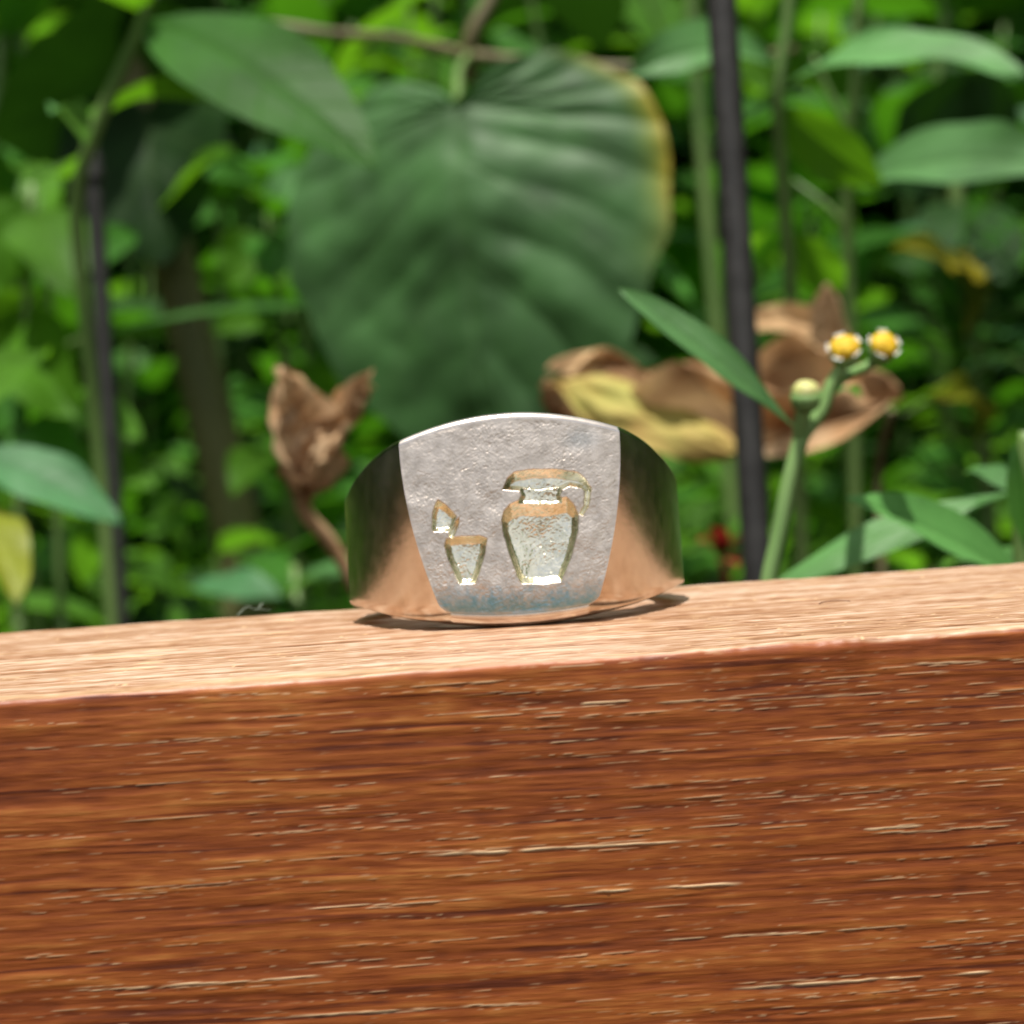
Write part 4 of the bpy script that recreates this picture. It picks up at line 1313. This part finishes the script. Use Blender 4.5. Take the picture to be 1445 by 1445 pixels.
hero_leaf(p4, 'lance', (290, 850, .36), (520, 725, .34), 22, UP * .8 + CAMDIR * .3, LEAF_MID, bend=.2, fold=.3, nt=20, seed=58, name='grass_blade')
rt = P(1030, 840, .26)
p5 = thing('red_weed', (rt.x, rt.y, GROUND), 'small dark red leafed weed low between the ring and the thick stake', 'weed')
stem_part(p5, [(1025, 820, .26), (1018, 790, .26)], 0.0009, 0.0007, RED, root=(rt.x, rt.y, GROUND - .01), n=14)
for k, (tx, ty) in enumerate([(985, 765), (1050, 760), (1010, 745), (1040, 800)]):
    hero_leaf(p5, 'ovate', (1018, 792, .26), (tx, ty, .25), 34, UP * .6 + CAMDIR * .6, RED, bend=.6, fold=.3, nt=12, ns=5, seed=60 + k)
rt = P(95, 890, .3)
p6 = thing('leafy_plant', (rt.x, rt.y, GROUND), 'plant with a long thin cross-growing leaf stalk behind the thin black stake', 'plant')
stem_part(p6, [(85, 860, .36), (80, 640, .36), (70, 440, .36), (60, 330, .36)], 0.0016, 0.0011, STEM_G, root=(rt.x, rt.y + .05, GROUND - .01), n=26)
hero_leaf(p6, 'lance', (130, 472, .355), (480, 432, .37), 34, UP * .7 + CAMDIR * .5, LEAF_MID, bend=.3, fold=.3, nt=24, seed=61)
stem_part(p6, [(72, 500, .36), (100, 485, .357), (135, 472, .355)], 0.0009, 0.0007, STEM_G, name='petiole', n=8)
for k, (bx, by, tx, ty, w, m_) in enumerate([(75, 560, 200, 620, 95, LEAF_BRIGHT), (72, 520, -30, 560, 95, LEAF_BRIGHT), (66, 400, 190, 330, 80, LEAF_MID), (62, 360, -40, 300, 100, LEAF_BRIGHT), (60, 335, 60, 230, 80, LEAF_BRIGHT), (66, 420, -20, 470, 90, LEAF_BRIGHT), (80, 640, 220, 690, 90, LEAF_BRIGHT)]):
    hero_leaf(p6, 'ovate', (bx, by, .36), (tx, ty, .35 + .02 * (k % 3)), w, UP * (.5 - .25 * (k % 3)) + CAMDIR * .7, m_, bend=.6, fold=.2, nt=16, ns=6, seed=70 + k)

rt = P(20, 900, .33)
p7 = thing('leafy_plant', (rt.x, rt.y, GROUND), 'plant with large soft bright green leaves in front of the olive-brown stalk', 'plant')
stem_part(p7, [(25, 860, .335), (30, 640, .335), (38, 440, .335), (45, 260, .335)], 0.0019, 0.0012, STEM_G, root=(rt.x, rt.y, GROUND - .01), n=26)
for k, (bx, by, tx, ty, w, m_, nu, nc_) in enumerate([
        (42, 300, 105, 420, 150, LEAF_BRIGHT, .1, .9), (42, 280, -70, 420, 170, LEAF_BRIGHT, .2, .9), (45, 250, 95, 250, 130, LEAF_BRIGHT, .4, .7),
        (36, 450, 110, 590, 150, LEAF_BRIGHT, .1, .9), (34, 520, -60, 600, 150, LEAF_MID, .3, .8), (40, 380, -30, 300, 120, LEAF_BRIGHT, -.2, .8),
        (32, 600, 120, 700, 130, LEAF_MID, .3, .7)]):
    hero_leaf(p7, 'ovate', (bx, by, .335), (tx, ty, .32 + .015 * (k % 3)), w, UP * nu + CAMDIR * nc_ + RIGHT * (.3 - .2 * (k % 4)), m_, bend=.7, fold=.18, nt=18, ns=7, seed=90 + k)
rt = P(420, 900, .43)
p8 = thing('leafy_plant', (rt.x, rt.y, GROUND), 'plant with curled light green leaves between the olive-brown stalk and the big leaf', 'plant')
stem_part(p8, [(420, 860, .43), (405, 640, .43), (395, 440, .43), (380, 300, .43)], 0.0024, 0.0014, STEM_G, root=(rt.x, rt.y, GROUND - .01), n=26)
for k, (bx, by, tx, ty, w, m_, nu, nc_) in enumerate([
        (382, 310, 290, 250, 90, LEAF_MID, .5, .7), (385, 330, 420, 410, 130, LEAF_MID, .2, .9), (385, 340, 310, 400, 110, LEAF_BRIGHT, .3, .8),
        (392, 400, 470, 420, 70, LEAF_BRIGHT, .6, .6), (396, 450, 300, 470, 80, LEAF_BRIGHT, .5, .7), (400, 520, 480, 600, 110, LEAF_BRIGHT, .1, .8),
        (408, 650, 330, 700, 100, LEAF_BRIGHT, .3, .7), (400, 560, 330, 560, 90, LEAF_MID, .3, .7), (380, 300, 440, 240, 80, LEAF_PALE, .7, .5)]):
    hero_leaf(p8, 'ovate', (bx, by, .43), (tx, ty, .40 + .015 * (k % 3)), w, UP * nu + CAMDIR * nc_ + RIGHT * (.3 - .2 * (k % 4)), m_, bend=.9, fold=.25, wave=.06, nt=18, ns=7, seed=110 + k)

# ------------------------------------------------------------------ background weeds: copies of a few prototypes
protos = {}


def weed_proto(name, label, H, nodes, L, W, kind, mats, seed):
    rng = random.Random(seed)
    root = thing(name, (0, 0, 0), label, 'plant', 'weeds filling the bed behind')
    lean = [Vector((0, 0, -.01)), Vector((rng.uniform(-.02, .02), rng.uniform(-.02, .02), H * .5)), Vector((rng.uniform(-.04, .04), rng.uniform(-.04, .04), H))]
    link('stem', tube_mesh('stem', lean, 0.0022, 0.0009, n=14, sides=8), STEM_G, root)
    c = catmull(lean, 60)
    meshes = [leaf_mesh('leaf', kind, L * rng.uniform(.8, 1.2), W * rng.uniform(.8, 1.2), nt=12, ns=5, bend=rng.uniform(.5, 1.2), fold=rng.uniform(.1, .4), wave=.05, seed=seed + q, twist=rng.uniform(-.3, .3)) for q in range(len(mats))]
    for q, me in enumerate(meshes):
        me.materials.append(mats[q])
    for i in range(nodes):
        h = 0.10 + 0.88 * i / nodes
        base = c[int(h * 60)]
        for s in (0, 1):
            az = i * 1.62 + s * math.pi + rng.uniform(-.3, .3)
            el = rng.uniform(-.25, .6) + .3 * h
            d = Vector((math.cos(az) * math.cos(el), math.sin(az) * math.cos(el), math.sin(el)))
            M = basis(base, base + d, UP + Vector((rng.uniform(-.3, .3), rng.uniform(-.3, .3), 0)))
            link('leaf', meshes[rng.randrange(len(meshes))], None, root, M @ Matrix.Scale(rng.uniform(.6, 1.1) * (1.1 - .45 * h), 4))
    return root


def copy_tree(o, loc, rz, sc, label=None):
    r = o.copy(); COL.objects.link(r)
    r.location = loc; r.rotation_euler = (0, 0, rz); r.scale = (sc, sc, sc)
    if label:
        r['label'] = label
    for ch in o.children:
        k = ch.copy(); COL.objects.link(k); k.parent = r
    return r


W_LAB = ['bushy green weed with broad pointed leaves growing behind the board', 'slim weed with long narrow leaves growing behind the board',
         'weed with rounded bright leaves growing behind the board', 'dark leaved weed standing in the shade behind the board']
PR = [weed_proto('weed', W_LAB[0], .36, 8, .060, .036, 'ovate', [LEAF_MID, LEAF_BRIGHT, LEAF_MID], 101),
      weed_proto('weed', W_LAB[1], .40, 9, .075, .022, 'lance', [LEAF_BRIGHT, LEAF_MID, LEAF_BLUE], 102),
      weed_proto('weed', W_LAB[2], .30, 8, .045, .034, 'round', [LEAF_BRIGHT, LEAF_MID, LEAF_MID], 103),
      weed_proto('weed', W_LAB[3], .42, 8, .085, .055, 'ovate', [LEAF_DARK, LEAF_MID, LEAF_DARK], 104)]
rng = random.Random(77)
spots = []
for row, (d, cnt) in enumerate([(.52, 6), (.66, 8), (.82, 9), (1.0, 10)]):
    half = 722 / F0 * d * 1.15
    for i in range(cnt):
        x = -half + 2 * half * (i + .5) / cnt + rng.uniform(-.03, .03)
        spots.append((x, CAM_Y + K * (d + rng.uniform(-.06, .06))))
first = [True] * 4
for i, (x, y) in enumerate(spots):
    k = (i * 7 + i // 3) % 4
    loc = (x, y, GROUND); rz = rng.uniform(0, 6.28); sc = rng.uniform(1.15, 1.65)
    if first[k]:
        PR[k].location = loc; PR[k].rotation_euler = (0, 0, rz); PR[k].scale = (sc, sc, sc); first[k] = False
    else:
        copy_tree(PR[k], loc, rz, sc)


# ------------------------------------------------------------------ uncountable foliage: low ground cover and the hedge beyond
def scatter_leaves(name, pts, smin, smax, mat, seed, wr=.5):
    rng = np.random.default_rng(seed)
    n = len(pts)
    base = []
    for kind in ('ovate', 'lance', 'round'):
        V, UV = leaf_points(kind, 1.0, wr, nt=4, ns=1, bend=.7, fold=.3, wave=0.0)
        base.append((V.reshape(-1, 3), UV.reshape(-1, 2)))
    m = base[0][0].shape[0]
    fc = grid_faces(5, 3)
    sc = rng.uniform(smin, smax, n)
    az = rng.uniform(0, 2 * math.pi, n); el = rng.uniform(-.9, .5, n); ro = rng.normal(0, .5, n)
    Yd = np.stack([np.cos(az) * np.cos(el), np.sin(az) * np.cos(el), np.sin(el)], -1)
    up = np.array([0, 0, 1.0])
    Xd = np.cross(Yd, up); Xd /= np.linalg.norm(Xd, axis=1, keepdims=True)
    Zd = np.cross(Xd, Yd)
    X2 = Xd * np.cos(ro)[:, None] + Zd * np.sin(ro)[:, None]
    Z2 = -Xd * np.sin(ro)[:, None] + Zd * np.cos(ro)[:, None]
    pick = rng.integers(0, 3, n)
    Vb = np.stack([b[0] for b in base])[pick]
    UVb = np.stack([b[1] for b in base])[pick]
    W = pts[:, None, :] + sc[:, None, None] * (Vb[..., 0:1] * X2[:, None] + Vb[..., 1:2] * Yd[:, None] + Vb[..., 2:3] * Z2[:, None])
    faces = (fc[None] + (np.arange(n) * m)[:, None, None]).reshape(-1, 4)
    me = mesh(name, W.reshape(-1, 3), faces.tolist())
    at = me.attributes.new('leafuv', 'FLOAT_VECTOR', 'POINT')
    at.data.foreach_set('vector', np.concatenate([UVb.reshape(-1, 2), np.zeros((n * m, 1))], 1).astype(np.float32).ravel())
    o = link(name, me, mat)
    o['kind'] = 'stuff'
    return o


nr_ = np.random.default_rng(5)
n = 2600
pts = np.stack([nr_.uniform(-.75, .75, n), CAM_Y + K * nr_.uniform(.31, 1.3, n), GROUND + .01 + nr_.beta(1.3, 1.8, n) * .13], -1)
pts[:, 2] = np.where(pts[:, 1] < .55, GROUND + .01 + (pts[:, 2] - GROUND - .01) * .45, pts[:, 2])
o = scatter_leaves('ground_cover', pts, .018, .040, LEAF_FAR, 6)
tag(o, 'low green ground cover leaves crowding the bed behind the board', 'ground cover')
n = 26000
pts = np.stack([nr_.uniform(-1.9, 1.9, n), 1.85 + nr_.beta(1.1, 1.4, n) * 1.9, GROUND + nr_.uniform(0, 1, n) ** .9 * 1.55], -1)
sidep = []
for sx in (-1, 1):
    k = 9000
    sidep.append(np.stack([sx * (.75 + nr_.beta(1.1, 1.6, k) * .8), nr_.uniform(-.9, 2.2, k), GROUND + nr_.uniform(0, 1, k) ** .9 * 1.25], -1))
k = 5000
far = np.stack([nr_.uniform(-3, 3, k), nr_.uniform(3.8, 5.0, k), GROUND + nr_.uniform(0, 1, k) * 2.0], -1)
far = np.concatenate([far, far + nr_.normal(0, .05, far.shape), far + nr_.normal(0, .05, far.shape)])
o = scatter_leaves('hedge_foliage', np.concatenate([pts, far] + sidep), .08, .17, LEAF_FAR, 7, .6)
tag(o, 'dense green foliage closing off the garden beyond the weeds', 'foliage')
